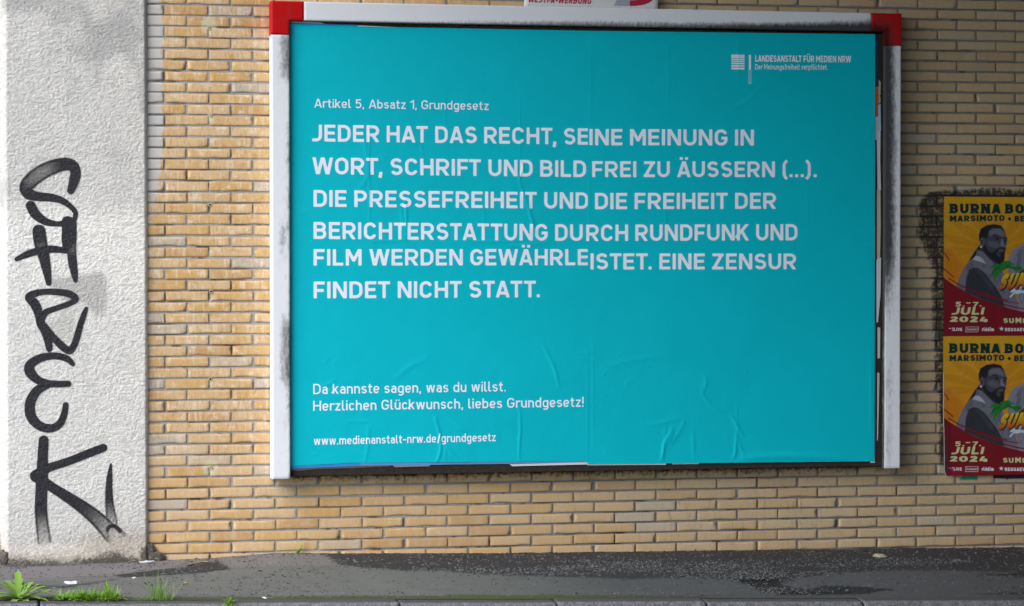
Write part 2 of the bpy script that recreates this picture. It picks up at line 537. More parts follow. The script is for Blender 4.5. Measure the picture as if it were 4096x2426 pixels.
def glyph(ch, w):
    """strokes (centre lines), advance width, clip range; capital height 1"""
    h = w / 2
    clip = None
    x = 0.73                                            # x-height

    def ring(Wd, y0, y1):
        rx = Wd / 2 - h
        ry = min(rx, (y1 - y0) / 2 - h)
        p = arc(Wd / 2, y1 - h - ry, rx, ry, 0, 180) + arc(Wd / 2, y0 + h + ry, rx, ry, 180, 360)
        return p + [p[0]]

    def ess(Wd, y1):
        mid = y1 * 0.515
        rt, rb = (y1 - h - mid) / 2, (mid - h) / 2
        rx = Wd / 2 - h
        return arc(Wd / 2, mid + rt, rx * 0.96, rt, 28, 270, 18) + arc(Wd / 2, mid - rb, rx, rb, 90, -152, 18)[1:]

    def dots(cx, y):
        return [[(cx - w * 0.85, y), (cx - w * 0.85, y + w * 0.95)], [(cx + w * 0.85, y), (cx + w * 0.85, y + w * 0.95)]]

    def ext(a, b, e=0.25):
        dx, dy = b[0] - a[0], b[1] - a[1]
        L = math.hypot(dx, dy)
        return [(a[0] - dx / L * e, a[1] - dy / L * e), (b[0] + dx / L * e, b[1] + dy / L * e)]

    def cee(Wd, y1, a=24):
        rx = Wd / 2 - h
        ry = min(rx, y1 / 2 - h)
        return arc(Wd / 2, y1 - h - ry, rx, ry, a, 180) + arc(Wd / 2, h + ry, rx, ry, 180, 360 - a)

    base = {'Ä': 'A', 'Ü': 'U', 'ü': 'u'}.get(ch)
    if base:
        s, Wd, c = glyph(base, w)
        s = s + dots(Wd / 2, 1.09 if ch != 'ü' else 0.86)
        if c:
            s = [q if k >= len(s) - 2 else ('clip', c, q) for k, q in enumerate(s)]
        return s, Wd, None
    S = []
    if ch == 'H':
        Wd = 0.74; S = [[(h, 0), (h, 1)], [(Wd - h, 0), (Wd - h, 1)], [(h, 0.51), (Wd - h, 0.51)]]
    elif ch in 'I|':
        Wd = w; S = [[(h, 0), (h, 1)]]
    elif ch == 'E':
        Wd = 0.62; S = [[(h, 0), (h, 1)], [(0, 1 - h), (Wd, 1 - h)], [(0, 0.51), (Wd * 0.93, 0.51)], [(0, h), (Wd, h)]]
    elif ch == 'F':
        Wd = 0.61; S = [[(h, 0), (h, 1)], [(0, 1 - h), (Wd, 1 - h)], [(0, 0.47), (Wd * 0.92, 0.47)]]
    elif ch == 'L':
        Wd = 0.58; S = [[(h, 0), (h, 1)], [(0, h), (Wd, h)]]
    elif ch == 'T':
        Wd = 0.66; S = [[(Wd / 2, 0), (Wd / 2, 1)], [(0, 1 - h), (Wd, 1 - h)]]
    elif ch == 'A':
        Wd = 0.80; d = w * 0.08
        S = [ext((h * 1.08, 0), (Wd / 2 - d, 1)), ext((Wd - h * 1.08, 0), (Wd / 2 + d, 1)), [(Wd * 0.22, 0.27), (Wd * 0.78, 0.27)]]; clip = (0, 1)
    elif ch in 'Vv':
        y = 1 if ch == 'V' else x
        Wd = 0.78 if ch == 'V' else 0.56; d = w * 0.08
        S = [ext((h * 1.08, y), (Wd / 2 - d, 0)), ext((Wd - h * 1.08, y), (Wd / 2 + d, 0))]; clip = (0, y)
    elif ch in 'Ww':
        y = 1 if ch == 'W' else x
        Wd = 1.14 if ch == 'W' else 0.84; d = w * 0.08
        S = [ext((h * 1.05, y), (Wd * 0.27 - d, 0)), ext((Wd / 2 - d, y), (Wd * 0.27 + d, 0)), ext((Wd / 2 + d, y), (Wd * 0.73 - d, 0)), ext((Wd - h * 1.05, y), (Wd * 0.73 + d, 0))]; clip = (0, y)
    elif ch == 'N':
        Wd = 0.76; S = [[(h, 0), (h, 1)], [(Wd - h, 0), (Wd - h, 1)], ext((h * 1.1, 1), (Wd - h * 1.1, 0))]; clip = (0, 1)
    elif ch == 'M':
        Wd = 0.88; S = [[(h, 0), (h, 1)], [(Wd - h, 0), (Wd - h, 1)], ext((h * 1.1, 1), (Wd / 2, 0.3), 0.0), ext((Wd - h * 1.1, 1), (Wd / 2, 0.3), 0.0)]
        S[2][1] = (Wd / 2 + 0.02, 0.27); S[3][1] = (Wd / 2 - 0.02, 0.27); clip = (0, 1)
    elif ch in 'Kk':
        y = 1 if ch == 'K' else x
        Wd = 0.72 if ch == 'K' else 0.56
        S = [[(h, 0), (h, 1)], ext((h, y * 0.36), (Wd - h * 1.3, y)), ext((Wd * 0.40, y * 0.58), (Wd - h * 1.1, 0), 0.12)]
        clip = (0, 1) if ch == 'K' else None
        if ch == 'k':
            S = [S[0], ('clip', (0, y), S[1]), ('clip', (0, y), S[2])]
    elif ch in 'Zz':
        y = 1 if ch == 'Z' else x
        Wd = 0.66 if ch == 'Z' else 0.50
        S = [[(0.02, y - h), (Wd, y - h)], [(0, h), (Wd, h)], [(Wd - h * 1.3, y - h), (h * 1.3, h)]]
    elif ch == 'Y':
        Wd = 0.74; S = [ext((h, 1), (Wd / 2, 0.42), 0.1), ext((Wd - h, 1), (Wd / 2, 0.42), 0.1), [(Wd / 2, 0), (Wd / 2, 0.45)]]; clip = (0, 1)
    elif ch in 'O0':
        Wd = 0.73; S = [ring(Wd, 0, 1)]
    elif ch == 'C':
        Wd = 0.70; S = [cee(Wd, 1, 18)]
    elif ch == 'G':
        Wd = 0.72; c = cee(Wd, 1, 18); rx = Wd / 2 - h
        S = [arc(Wd / 2, 1 - h - rx, rx, rx, 18, 180) + arc(Wd / 2, h + rx, rx, rx, 180, 360) + [(Wd - h, 0.40)], [(Wd * 0.52, 0.46), (Wd, 0.46)]]
    elif ch == 'D':
        Wd = 0.72; r = Wd / 2 - h + 0.02
        S = [[(h, 0), (h, 1)], [(h, 1 - h), (Wd - h - r, 1 - h)] + arc(Wd - h - r, 1 - h - r, r, r, 90, 0) + arc(Wd - h - r, h + r, r, r, 0, -90) + [(h, h)]]
    elif ch in 'PR':
        Wd = 0.69 if ch == 'P' else 0.73; ym = 0.43; r = (1 - h - ym) / 2
        S = [[(h, 0), (h, 1)], [(h, 1 - h), (Wd - h - r, 1 - h)] + arc(Wd - h - r, ym + r, r, r, 90, -90) + [(h, ym)]]
        if ch == 'R':
            S.append(ext((Wd * 0.48, ym), (Wd - h * 1.05, 0), 0.2)); S[-1][0] = (Wd * 0.48, ym); clip = (0, 1)
    elif ch == 'B':
        Wd = 0.71; ym = 0.52; r1 = (1 - h - ym) / 2; r2 = (ym - h) / 2
        S = [[(h, 0), (h, 1)], [(h, 1 - h), (Wd - h - r1 - 0.03, 1 - h)] + arc(Wd - h - r1 - 0.03, ym + r1, r1, r1, 90, -90) + [(h, ym)],
             [(h, ym), (Wd - h - r2, ym)] + arc(Wd - h - r2, h + r2, r2, r2, 90, -90) + [(h, h)]]
    elif ch == 'S':
        Wd = 0.67; S = [ess(Wd, 1)]
    elif ch == 'J':
        Wd = 0.55; r = 0.24
        S = [[(Wd - h, 1), (Wd - h, h + r)] + arc(Wd - h - r, h + r, r, r, 0, -90) + [(0.0, h)]]
    elif ch == 'U':
        Wd = 0.73; r = Wd / 2 - h
        S = [[(h, 1), (h, h + r)] + arc(Wd / 2, h + r, r, r, 180, 360) + [(Wd - h, 1)]]
    elif ch == '5':
        Wd = 0.62; r = 0.5 * (0.62 - h)
        S = [[(Wd - 0.04, 1 - h), (0.05 + h, 1 - h)], [(0.05 + h, 1), (0.04 + h, 0.46)], arc(Wd / 2 - 0.03, h + r, Wd / 2 - h + 0.03, r, 130, -145, 18)]
    elif ch == '1':
        Wd = 0.40; S = [[(Wd - h, 0), (Wd - h, 1)], [(Wd - h, 1 - h * 0.6), (0.02, 0.72)]]; clip = (0, 1)
    elif ch == '2':
        Wd = 0.64; r = Wd / 2 - h; S = [arc(Wd / 2, 1 - h - r, r, r, 165, -35) + [(h, h)], [(0, h), (Wd, h)]]
    elif ch == '4':
        Wd = 0.70; S = [[(Wd * 0.5, 1), (h, 0.3)], [(0.02, 0.26), (Wd, 0.26)], [(Wd * 0.74, 0), (Wd * 0.74, 0.6)]]
    elif ch == '7':
        Wd = 0.62; S = [[(0, 1 - h), (Wd, 1 - h)], [(Wd - h, 1 - h), (Wd * 0.4, 0)]]
    elif ch == '.':
        Wd = w * 1.1; S = [[(h * 1.1, 0), (h * 1.1, w * 1.05)]]
    elif ch == ',':
        Wd = w * 1.2; S = [[(h * 1.1, 0), (h * 1.1, w * 1.0)], [(h * 1.25, w * 0.6), (h * 0.55, -w * 0.95)]]
    elif ch == '!':
        Wd = w * 1.1; S = [[(h * 1.1, 0), (h * 1.1, w * 1.05)], [(h * 1.1, 0.3), (h * 1.1, 1)]]
    elif ch == '(':
        Wd = 0.30; S = [[(Wd, 1.06), (h + 0.10, 1.06 - 0.12), (h + 0.03, 0.8), (h + 0.03, 0.16), (h + 0.10, 0.0), (Wd, -0.12)]]
    elif ch == ')':
        Wd = 0.30; S = [[(0, 1.06), (Wd - h - 0.10, 0.94), (Wd - h - 0.03, 0.8), (Wd - h - 0.03, 0.16), (Wd - h - 0.10, 0.0), (0, -0.12)]]
    elif ch == '/':
        Wd = 0.42; S = [[(h, -0.08), (Wd - h, 1.06)]]
    elif ch == '-':
        Wd = 0.40; S = [[(0, 0.40), (Wd, 0.40)]]
    elif ch == '–':
        Wd = 0.5; S = [[(0, 0.8), (Wd, 0.8)]]
    elif ch == '◆':
        Wd = 0.6; S = [[(0.3, 0.75), (0.3, 0.25)], [(0.16, 0.5), (0.44, 0.5)]]
    # lower case
    elif ch == 'o':
        Wd = 0.57; S = [ring(Wd, 0, x)]
    elif ch == 'c':
        Wd = 0.52; S = [cee(Wd, x, 28)]
    elif ch == 's':
        Wd = 0.51; S = [ess(Wd, x)]
    elif ch == 'e':
        Wd = 0.56; rx = Wd / 2 - h; ry = rx
        S = [[(h, 0.36), (Wd - h, 0.36)], [(Wd - h, 0.34)] + arc(Wd / 2, x - h - ry, rx, ry, 0, 180) + arc(Wd / 2, h + ry, rx, ry, 180, 325)]
    elif ch in 'bdpqg':
        Wd = 0.57
        xs = h if ch in 'bp' else Wd - h
        y0, y1 = {'b': (0, 1), 'd': (0, 1), 'p': (-0.25, x), 'q': (-0.25, x), 'g': (-0.03, x)}[ch]
        S = [ring(Wd, 0, x), [(xs, y0), (xs, y1)]]
        if ch == 'g':
            r = Wd / 2 - h
            S[1] = [(Wd - h, x), (Wd - h, -0.24 + h + r * 0.7)] + arc(Wd / 2, -0.26 + h + r * 0.7, r, r * 0.7, 0, -140)
    elif ch in 'nh':
        Wd = 0.56; r = Wd / 2 - h
        S = [[(h, 0), (h, x if ch == 'n' else 1)], arc(Wd / 2, x - h - r, r, r, 165, 0) + [(Wd - h, 0)]]
    elif ch == 'm':
        Wd = 0.86; r = (Wd - w) / 4
        S = [[(h, 0), (h, x)], arc(h + r, x - h - r, r, r, 165, 0) + [(h + 2 * r, 0)], arc(h + 3 * r, x - h - r, r, r, 170, 0) + [(h + 4 * r, 0)]]
    elif ch == 'u':
        Wd = 0.56; r = Wd / 2 - h
        S = [[(Wd - h, 0), (Wd - h, x)], [(h, x), (h, h + r)] + arc(Wd / 2, h + r, r, r, 180, 345)]
    elif ch == 'r':
        Wd = 0.37; r = 0.24
        S = [[(h, 0), (h, x)], arc(h + r, x - h - r, r, r, 170, 62)]
    elif ch == 'l':
        Wd = 0.27; S = [[(h, 1), (h, h + 0.1)] + arc(h + 0.11, h + 0.11, 0.11, 0.11, 180, 270) + [(Wd, h)]]
    elif ch == 'i':
        Wd = w; S = [[(h, 0), (h, x)], [(h, 0.85), (h, 0.85 + w)]]
    elif ch == 't':
        Wd = 0.38; c = 0.09 + h
        S = [[(c, 0.93), (c, h + 0.1)] + arc(c + 0.11, h + 0.11, 0.11, 0.11, 180, 270) + [(Wd, h)], [(0, x - h), (Wd, x - h)]]
    elif ch == 'f':
        Wd = 0.36; c = 0.09 + h
        S = [[(c, 0), (c, 1 - h - 0.12)] + arc(c + 0.12, 1 - h - 0.12, 0.12, 0.12, 180, 90) + [(Wd, 1 - h)], [(0, x - h), (Wd, x - h)]]
    elif ch == 'k':
        Wd = 0.5
    elif ch == 'a':
        Wd = 0.52; r = Wd / 2 - h; yb = 0.42; rb = (yb - h) / 2
        S = [arc(Wd / 2, x - h - r, r, r, 150, 0) + [(Wd - h, 0)], [(Wd - h, yb), (h + rb, yb)] + arc(h + rb, h + rb, rb, rb, 90, 270) + [(Wd - h, h)]]
    else:
        Wd = 0.3
    return S, Wd, clip


GC = {}


def glyph_mesh(ch, w, serif=0.0, cell=1 / 26):
    key = (ch, w, serif, cell)
    if key in GC:
        return GC[key]
    S, Wd, clip = glyph(ch, w)
    if serif:
        add = []
        for s in S:
            if not isinstance(s, tuple) and len(s) == 2 and s[0][0] == s[1][0]:
                for y, sg in ((0, 1), (1, -1)):
                    if min(abs(s[0][1] - y), abs(s[1][1] - y)) < 0.01:
                        add.append(('thin', serif, [(s[0][0] - w / 2 - serif, y + sg * serif * 0.8), (s[0][0] + w / 2 + serif, y + sg * serif * 0.8)]))
        S = S + add
    pad = 0.12
    gx = np.arange(-pad, Wd + pad + cell, cell)
    gy = np.arange(-0.36, 1.4, cell)
    X, Y = np.meshgrid(gx, gy, indexing='ij')
    D = np.full(X.shape, 9.0)
    for s in S:
        hw, cl = w / 2, clip
        if isinstance(s, tuple):
            if s[0] == 'clip':
                cl = s[1]
            else:
                hw = s[1] * 0.8
            s = s[2]
        d = np.full(X.shape, 9.0)
        for i in range(len(s) - 1):
            (ax, ay), (bx, by) = s[i], s[i + 1]
            L = math.hypot(bx - ax, by - ay)
            if L < 1e-5:
                continue
            tx, ty = (bx - ax) / L, (by - ay) / L
            u = (X - (ax + bx) / 2) * tx + (Y - (ay + by) / 2) * ty
            v = -(X - (ax + bx) / 2) * ty + (Y - (ay + by) / 2) * tx
            qx, qy = np.abs(u) - L / 2, np.abs(v) - hw
            d = np.minimum(d, np.hypot(np.maximum(qx, 0), np.maximum(qy, 0)) + np.minimum(np.maximum(qx, qy), 0))
            if i > 0 or (s[0] == s[-1]):
                d = np.minimum(d, np.hypot(X - ax, Y - ay) - hw)
        if cl:
            d = np.maximum(d, np.maximum(cl[0] - Y, Y - cl[1]))
        D = np.minimum(D, d)
    V, Fc = march(gx, gy, D)
    GC[key] = (V, Fc, Wd)
    return GC[key]


def march(gx, gy, D):
    """polygons of the region D < 0 on a grid"""
    ids, V, Fc = {}, [], []
    ins = D < 0

    def vid(k, p):
        if k not in ids:
            ids[k] = len(V)
            V.append(p)
        return ids[k]
    cnt = ins[:-1, :-1].astype(int) + ins[1:, :-1] + ins[1:, 1:] + ins[:-1, 1:]
    for i, j in zip(*np.nonzero(cnt)):
        cs = [(i, j), (i + 1, j), (i + 1, j + 1), (i, j + 1)]
        f = []
        for k in range(4):
            a, b = cs[k], cs[(k + 1) % 4]
            if ins[a]:
                f.append(vid(a, (gx[a[0]], gy[a[1]])))
            if ins[a] != ins[b]:
                lo, hi = (a, b) if a < b else (b, a)
                t = D[lo] / (D[lo] - D[hi])
                f.append(vid((lo, hi), (gx[lo[0]] + (gx[hi[0]] - gx[lo[0]]) * t, gy[lo[1]] + (gy[hi[1]] - gy[lo[1]]) * t)))
        if len(f) >= 3:
            Fc.append(tuple(f))
    return (np.array(V) if V else np.zeros((0, 2))), Fc


def text_flat(s, w=0.19, gap=0.135, space=0.42, serif=0.0, jitter=0.0, cell=1 / 26):
    Vs, Fs, n, x, prev = [], [], 0, 0.0, ''
    r = random.Random(len(s) * 7 + 1)
    for ch in s:
        if ch == ' ':
            x += space
            prev = ' '
            continue
        V, Fc, Wd = glyph_mesh(ch, w, serif, cell)
        if prev and prev != ' ':
            k = gap
            if prev in 'ATVWYLFP' and ch in 'ATVWYÄ.,' and prev != ch:
                k -= 0.06
            if (prev in 'AVWTYKÄ') or (ch in 'AVWTYÄ'):
                k -= 0.035
            x += k
        if len(V):
            Q = V.copy()
            if jitter:
                a = r.uniform(-1, 1) * jitter
                Q = np.c_[Q[:, 0] + a * Q[:, 1], Q[:, 1] * (1 + r.uniform(-1, 1) * jitter) + r.uniform(-1, 1) * jitter * 0.4]
            Vs.append(Q + [x, 0])
            Fs += [tuple(i + n for i in f) for f in Fc]
            n += len(V)
        x += Wd
        prev = ch
    return np.concatenate(Vs), Fs, x


class Ink:
    """lettering and printed marks lying on a surface: one mesh"""

    def __init__(s, yfun):
        s.secs, s.y = [MB()], yfun

    def flat(s, P, Fc, lift=0.0):
        y = s.y(P[:, 0], P[:, 1]) - lift
        s.secs[-1].add(np.c_[P[:, 0], y, P[:, 1]], Fc)

    def text(s, t, p0, p1, cap, w=0.19, shear=0.0, lift=0.0, **k):
        V, Fc, Wd = text_flat(t, w, **k)
        s.secs.append(MB())
        e = np.array(p1) - np.array(p0)
        P = np.array(p0) + np.outer(V[:, 0] / Wd, e) + np.outer(V[:, 1], [shear * cap, cap])
        s.flat(P, Fc, lift)

    def poly(s, pts, lift=0.0):
        s.flat(np.array(pts, float), [tuple(range(len(pts)))], lift)

    def bar(s, p0, p1, nx, nz, lift=0.0):
        X, Z = np.meshgrid(np.linspace(p0[0], p1[0], nx + 1), np.linspace(p0[1], p1[1], nz + 1), indexing='ij')
        s.flat(np.c_[X.ravel(), Z.ravel()], [tuple(f) for f in grid_faces(nx + 1, nz + 1)], lift)

    def stroke(s, pts, wd, lift=0.0):
        """strip of varying width along a polyline"""
        P = np.array([p[:2] for p in pts], float)
        T = np.gradient(P, axis=0)
        T /= np.linalg.norm(T, axis=1)[:, None] + 1e-9
        N = np.c_[-T[:, 1], T[:, 0]] * (np.asarray(wd) / 2).reshape(-1, 1)
        n = len(P)
        s.flat(np.concatenate([P + N, P - N]), [(i + n, i + n + 1, i + 1, i) for i in range(n - 1)], lift)

    def build(s, name, mat, parent, **k):
        for m_ in s.secs:
            if m_.n:
                m_.build(name, mat, parent, **k)


# ------------------------------------------------------------------ ground: pavement, kerb, road
GW = [(-0.95, 0.035), (-0.1, 0.028), (0.19, 0.033), (0.42, 0.045), (0.62, 0.056), (0.95, 0.046), (1.9, 0.026), (3.0, 0.012), (3.9, 0.002), (5.2, -0.016), (9, -0.06)]
KY0, KY1 = -1.40, -1.53                               # back and front of the kerb top


def zk(X):
    return -0.0065 - 0.0242 * X


def zpave(X, Y):
    zw = np.interp(X, [a for a, b in GW], [b for a, b in GW])
    t = np.clip(-Y / 1.40, 0, 1)
    return zw * (1 - t) + zk(X) * t + 0.006 * (fbm(X * 2.2, Y * 3.0, 5, 3) - 0.5) * (1 - t)


def gp(px, py):
    """point of the pavement measured at a pixel of the photograph"""
    d = AF + AR * (px - W / 2) / F - AU * (py - H / 2) / F
    t = 13.0
    for _ in range(12):
        p = CP + d * t
        z = float(zpave(np.array([p[0]]), np.array([min(0, p[1])]))[0])
        t += (z - p[2]) / d[2]
    p = CP + d * t
    return (p[0], p[1])


xs = np.arange(-3.0, 9.001, 0.02)
ys = np.arange(KY0, 0.0301, 0.02)
X, Y = np.meshgrid(xs, ys, indexing='ij')
Z = zpave(X, np.minimum(Y, 0))


def z4(pts):
    return [gp(u / 2.278, 2050 + v / 2.278) for u, v in pts]


def z5(pts):
    return [gp(1000 + u / 1.566, 1900 + v / 1.566) for u, v in pts]


def z6(pts):
    return [gp(2500 + u / 1.570, 1900 + v / 1.570) for u, v in pts]


wall_line = [(-3, 0.3), (9, 0.3)]
gravel = np.zeros(X.shape)
for P, a in ((z4([(1040, 575), (1300, 540), (1500, 515), (1700, 500), (1900, 455), (1980, 440), (2070, 520), (1900, 545), (1700, 560), (1300, 590), (1100, 592)]), 1.0),
             (z4([(0, 640), (300, 650), (560, 665), (900, 625), (1080, 600), (1100, 610), (860, 660), (600, 700), (400, 700), (0, 690)]), 0.62),
             (z4([(0, 470), (300, 465), (640, 470), (900, 470), (640, 490), (300, 500), (0, 500)]), 0.6)):
    gravel = np.maximum(gravel, a * poly_soft(X, Y, P, 0.07))
big = z5([(440, 488), (560, 560), (700, 580), (1000, 600), (1200, 600), (1500, 625), (2000, 640), (2400, 655)]) + z6([(150, 650), (330, 648), (700, 655), (850, 725), (1000, 752), (1180, 735), (960, 690), (1080, 645), (1380, 612), (1700, 600), (2000, 600), (2506, 612), (3200, 620)])
bigp = big + [(9, 0.2), (1.0, 0.2)]
gravel = np.maximum(gravel, poly_soft(X, Y, bigp, 0.12))
wet = np.zeros(X.shape)
for P, a in ((z6([(680, 655), (960, 645), (990, 690), (1150, 722), (1250, 690), (1500, 700), (1690, 716), (1500, 748), (1200, 752), (1000, 752), (850, 722)]), 0.9),
             (z6([(2200, 625), (2506, 610), (3000, 612), (3000, 640), (2506, 640), (2350, 632)]), 0.9),
             (z6([(2150, 742), (2506, 722), (3000, 720), (3000, 752), (2200, 758)]), 0.6),
             (z4([(1885, 402), (1925, 398), (2110, 500), (2050, 522)]), 0.75)):
    wet = np.maximum(wet, a * poly_soft(X, Y, P, 0.06))
slab = np.zeros(X.shape)
for P, a in ((z4([(0, 480), (1000, 480), (1360, 440), (1890, 405), (1900, 455), (1500, 515), (1000, 575), (600, 600), (0, 640)]), 0.9),
             (z4([(1930, 405), (2506, 370), (3200, 390), (3300, 470), (2900, 480), (2506, 490), (2110, 500)]), 0.75),
             (z6([(980, 690), (1080, 645), (1380, 612), (2000, 602), (2506, 615), (3200, 620), (3200, 700), (2200, 700), (1690, 705), (1250, 690), (1150, 720)]), 0.8),
             (z6([(220, 665), (700, 665), (850, 730), (600, 725)]), 0.6)):
    slab = np.maximum(slab, a * poly_soft(X, Y, P, 0.05))
xk = X
moss = np.exp(-((Y - KY0 - 0.06) / 0.10) ** 2) * (0.66 + 0.75 * sstep(0.45, 0.7, fbm(X * 1.7, Y * 2, 9, 3))) * (1 - sstep(2.3, 3.2, X))
moss = np.maximum(moss, 0.75 * np.exp(-((Y + 0.03) / 0.05) ** 2) * (1 - sstep(-0.15, 0.05, X)))
soil = np.exp(-((Y - KY0 - 0.03) / 0.09) ** 2) * (0.75 + 0.3 * fbm(X * 2, Y * 3, 19, 3)) * (1 - 0.5 * sstep(2.5, 3.2, X))
soil = np.maximum(soil, np.exp(-((Y + 0.0) / 0.06) ** 2) * (0.35 + 0.6 * fbm(X * 3, Y * 3, 21, 3)))
soil = np.maximum(soil, 0.55 * np.exp(-(seg_dist(X, Y, z4([(0, 607), (350, 603), (700, 590), (1000, 585)])) / 0.012) ** 2) * 1.6)
# gravel areas stand slightly rough
Z = Z + gravel * 0.007 * (fbm(X * 38, Y * 38, 31, 2) - 0.5) - 0.006 * wet
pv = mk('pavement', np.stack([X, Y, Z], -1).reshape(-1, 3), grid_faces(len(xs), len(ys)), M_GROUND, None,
        dict(dark=(sstep(1.0, 2.6, X + 0.5 * (fbm(X * 2, Y * 3, 33, 3) - 0.5))).ravel(), gravel=gravel.ravel(), slab=slab.ravel(), wet=wet.ravel(), moss=moss.ravel(), soil=soil.ravel()), True)  # dark: deck shade painted into the right-hand asphalt
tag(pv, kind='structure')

# road and ground (well below the camera, out to the horizon)
xs2 = np.concatenate([np.linspace(-200, -8, 12), np.linspace(-6, 12, 40), np.linspace(14, 200, 12)])
ys2 = np.concatenate([np.linspace(-16, KY1 - 0.1, 40), [KY1]])
X2, Y2 = np.meshgrid(xs2, ys2, indexing='ij')
Z2 = zk(np.clip(X2, -6, 12)) - 0.12 + 0.02 * np.sin((Y2 - KY1) * 0.2)
ones = np.zeros(X2.size)
rd = mk('road', np.stack([X2, Y2, Z2], -1).reshape(-1, 3), grid_faces(len(xs2), len(ys2)), M_GROUND, None,
        dict(dark=ones * 0, gravel=ones, slab=ones, wet=ones, moss=ones, soil=ones), True)
tag(rd, kind='structure')
X3, Y3 = np.meshgrid(np.linspace(-500, 500, 21), np.linspace(-500, 500, 21), indexing='ij')
gd = mk('ground', np.stack([X3, Y3, np.full(X3.shape, -0.55)], -1).reshape(-1, 3), grid_faces(21, 21), simple('bare_ground', (0.12, 0.11, 0.09), 0.95, 0.3, 2), None)
tag(gd, kind='structure')

# kerb stones: ends measured along the bottom of the photograph
kx = [-2.1, -0.97 + 0.0] + [at(p, 2415, KY1)[0] for p in (156, 915, 1600, 2229, 2828, 3455)] + [4.56, 5.6, 6.7]
KL = ['rough granite kerb stone at the far left end under the dandelion leaves', 'rough granite kerb stone under the big dandelion left of the first joint',
      'long granite kerb stone in front of the grass clumps', 'granite kerb stone right of the small weed sprouting from a joint',
      'grey granite kerb stone below the left half of the teal poster', 'granite kerb stone below the middle of the teal poster',
      'dark granite kerb stone below the right part of the teal poster', 'dark granite kerb stone below the right frame post and the orange posters',
      'dark granite kerb stone under the bridge, right of the orange posters', 'dark granite kerb stone at the far right end under the bridge']
for i in range(len(kx) - 1):
    if kx[i + 1] < -0.95:
        continue
    a, b = kx[i] + 0.006, kx[i + 1] - 0.006
    nx = max(8, int((b - a) / 0.012))
    # profile: back top, top, front edge (rounded), front face down to the road
    prof = [(KY0 + 0.012, -0.03), (KY0 + 0.003, -0.004), (KY0 - 0.01, 0.0), (-1.45, 0.001), (-1.50, 0.0), (-1.520, -0.004), (-1.530, -0.012), (-1.534, -0.025), (-1.537, -0.045), (-1.539, -0.08), (-1.540, -0.16)]
    U = np.linspace(a, b, nx)
    P = np.zeros((nx, len(prof), 3))
    top = np.zeros((nx, len(prof)))
    for k, (y, z) in enumerate(prof):
        n = fbm(U * 42 + i * 7, np.full(nx, k * 1.7), 40 + k, 3) - 0.5
        r = 0.018 if k >= 5 else 0.005
        P[:, k, 0] = U
        P[:, k, 1] = y - n * r
        P[:, k, 2] = zk(U) + z + n * (0.012 if k in (5, 6) else 0.003) + (0.002 if i % 2 else -0.001)
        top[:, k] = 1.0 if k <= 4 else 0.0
    V = P.reshape(-1, 3)
    Fc = [tuple(f) for f in grid_faces(nx, len(prof))]
    L = len(prof)
    Fc += [tuple(range(L)), tuple((nx - 1) * L + k for k in range(L - 1, -1, -1))]
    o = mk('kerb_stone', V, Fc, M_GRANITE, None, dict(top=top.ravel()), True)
    tag(o, KL[i], 'kerb stone', 'granite kerb stones along the pavement edge')

# ------------------------------------------------------------------ brick wall
wall = thing('brick_wall', (2.5, 0.0, 0.0), 'long yellow brick wall with grey mortar joints behind the posters', 'wall')


def soot_and_shade(X, Z):
    """soot and paste residue under the board and around the two posters; painted shadow beside frame and sign"""
    s = np.zeros(X.shape)
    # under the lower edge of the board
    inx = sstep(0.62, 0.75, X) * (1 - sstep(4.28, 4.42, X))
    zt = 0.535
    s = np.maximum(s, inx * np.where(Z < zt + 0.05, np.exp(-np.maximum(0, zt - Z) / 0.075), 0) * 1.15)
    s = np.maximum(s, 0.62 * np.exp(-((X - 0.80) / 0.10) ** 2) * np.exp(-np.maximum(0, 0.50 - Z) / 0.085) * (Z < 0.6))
    # soft shadow beside the right post, painted as a dark strip
    s = np.maximum(s, 0.30 * np.exp(-np.maximum(0, X - 4.36) / 0.03) * (X > 4.2) * (Z > 0.5) * (Z < 3.2))
    # ring of old paste left of and above the festival posters
    x0, z0, zb = PX0, PZT, PZB
    wv = 0.05 * (fbm(Z * 5, X * 5, 77, 3) - 0.5)
    wl = 0.085 + 0.10 * sstep(1.6, 1.95, Z) * (1 - sstep(2.05, 2.25, Z)) - 0.035 * (1 - sstep(0.6, 1.4, Z))
    left = (1 - sstep(wl - 0.05, wl + 0.02, (x0 - X) + wv)) * (X < x0 + 0.05) * sstep(zb - 0.02, zb + 0.1, Z) * (1 - sstep(z0 + 0.03, z0 + 0.075, Z + wv))
    top = (1 - sstep(0.025, 0.075, (Z - z0) + wv)) * (Z > z0 - 0.1) * sstep(x0 - 0.12, x0 - 0.06, X) * (X < x0 + 0.75)
    s = np.maximum(s, 0.74 * np.maximum(left, top))
    s = np.maximum(s, 0.33 * np.exp(-((Z - z0 - 0.10) / 0.05) ** 2) * np.exp(-((X - x0 - 0.12) / 0.13) ** 2))
    s = np.maximum(s, 0.45 * np.exp(-np.maximum(0, zb - Z) / 0.02) * (Z < zb + 0.02) * (X > x0 + 0.06) * (X < x0 + 0.62))
    # above the rail: soot mixed with the painted shadow under the sign
    s = np.maximum(s, 0.35 * np.exp(-((Z - 3.235) / 0.02) ** 2) * (X > 0.62) * (X < 3.3) * (0.6 + 0.8 * fbm(X * 4, Z * 4, 61, 2)))
    return s


HOLES = [xz(*q) for q in [(835, 113), (842, 462), (840, 820), (844, 1167), (841, 1517), (843, 1870)]]


def putty_f(X, Z):
    p = np.zeros(X.shape)
    for (hx, hz), rr, dz in zip(HOLES, (0.046, 0.026, 0.008, 0.010, 0.016, 0.044), (0.014, -0.012, 0, 0, -0.02, -0.004)):
        p = np.maximum(p, 1 - np.hypot(X - hx, (Z - hz - dz) * 0.85) / rr * 0.5)
    return np.where(p > 0.1, p, -1)


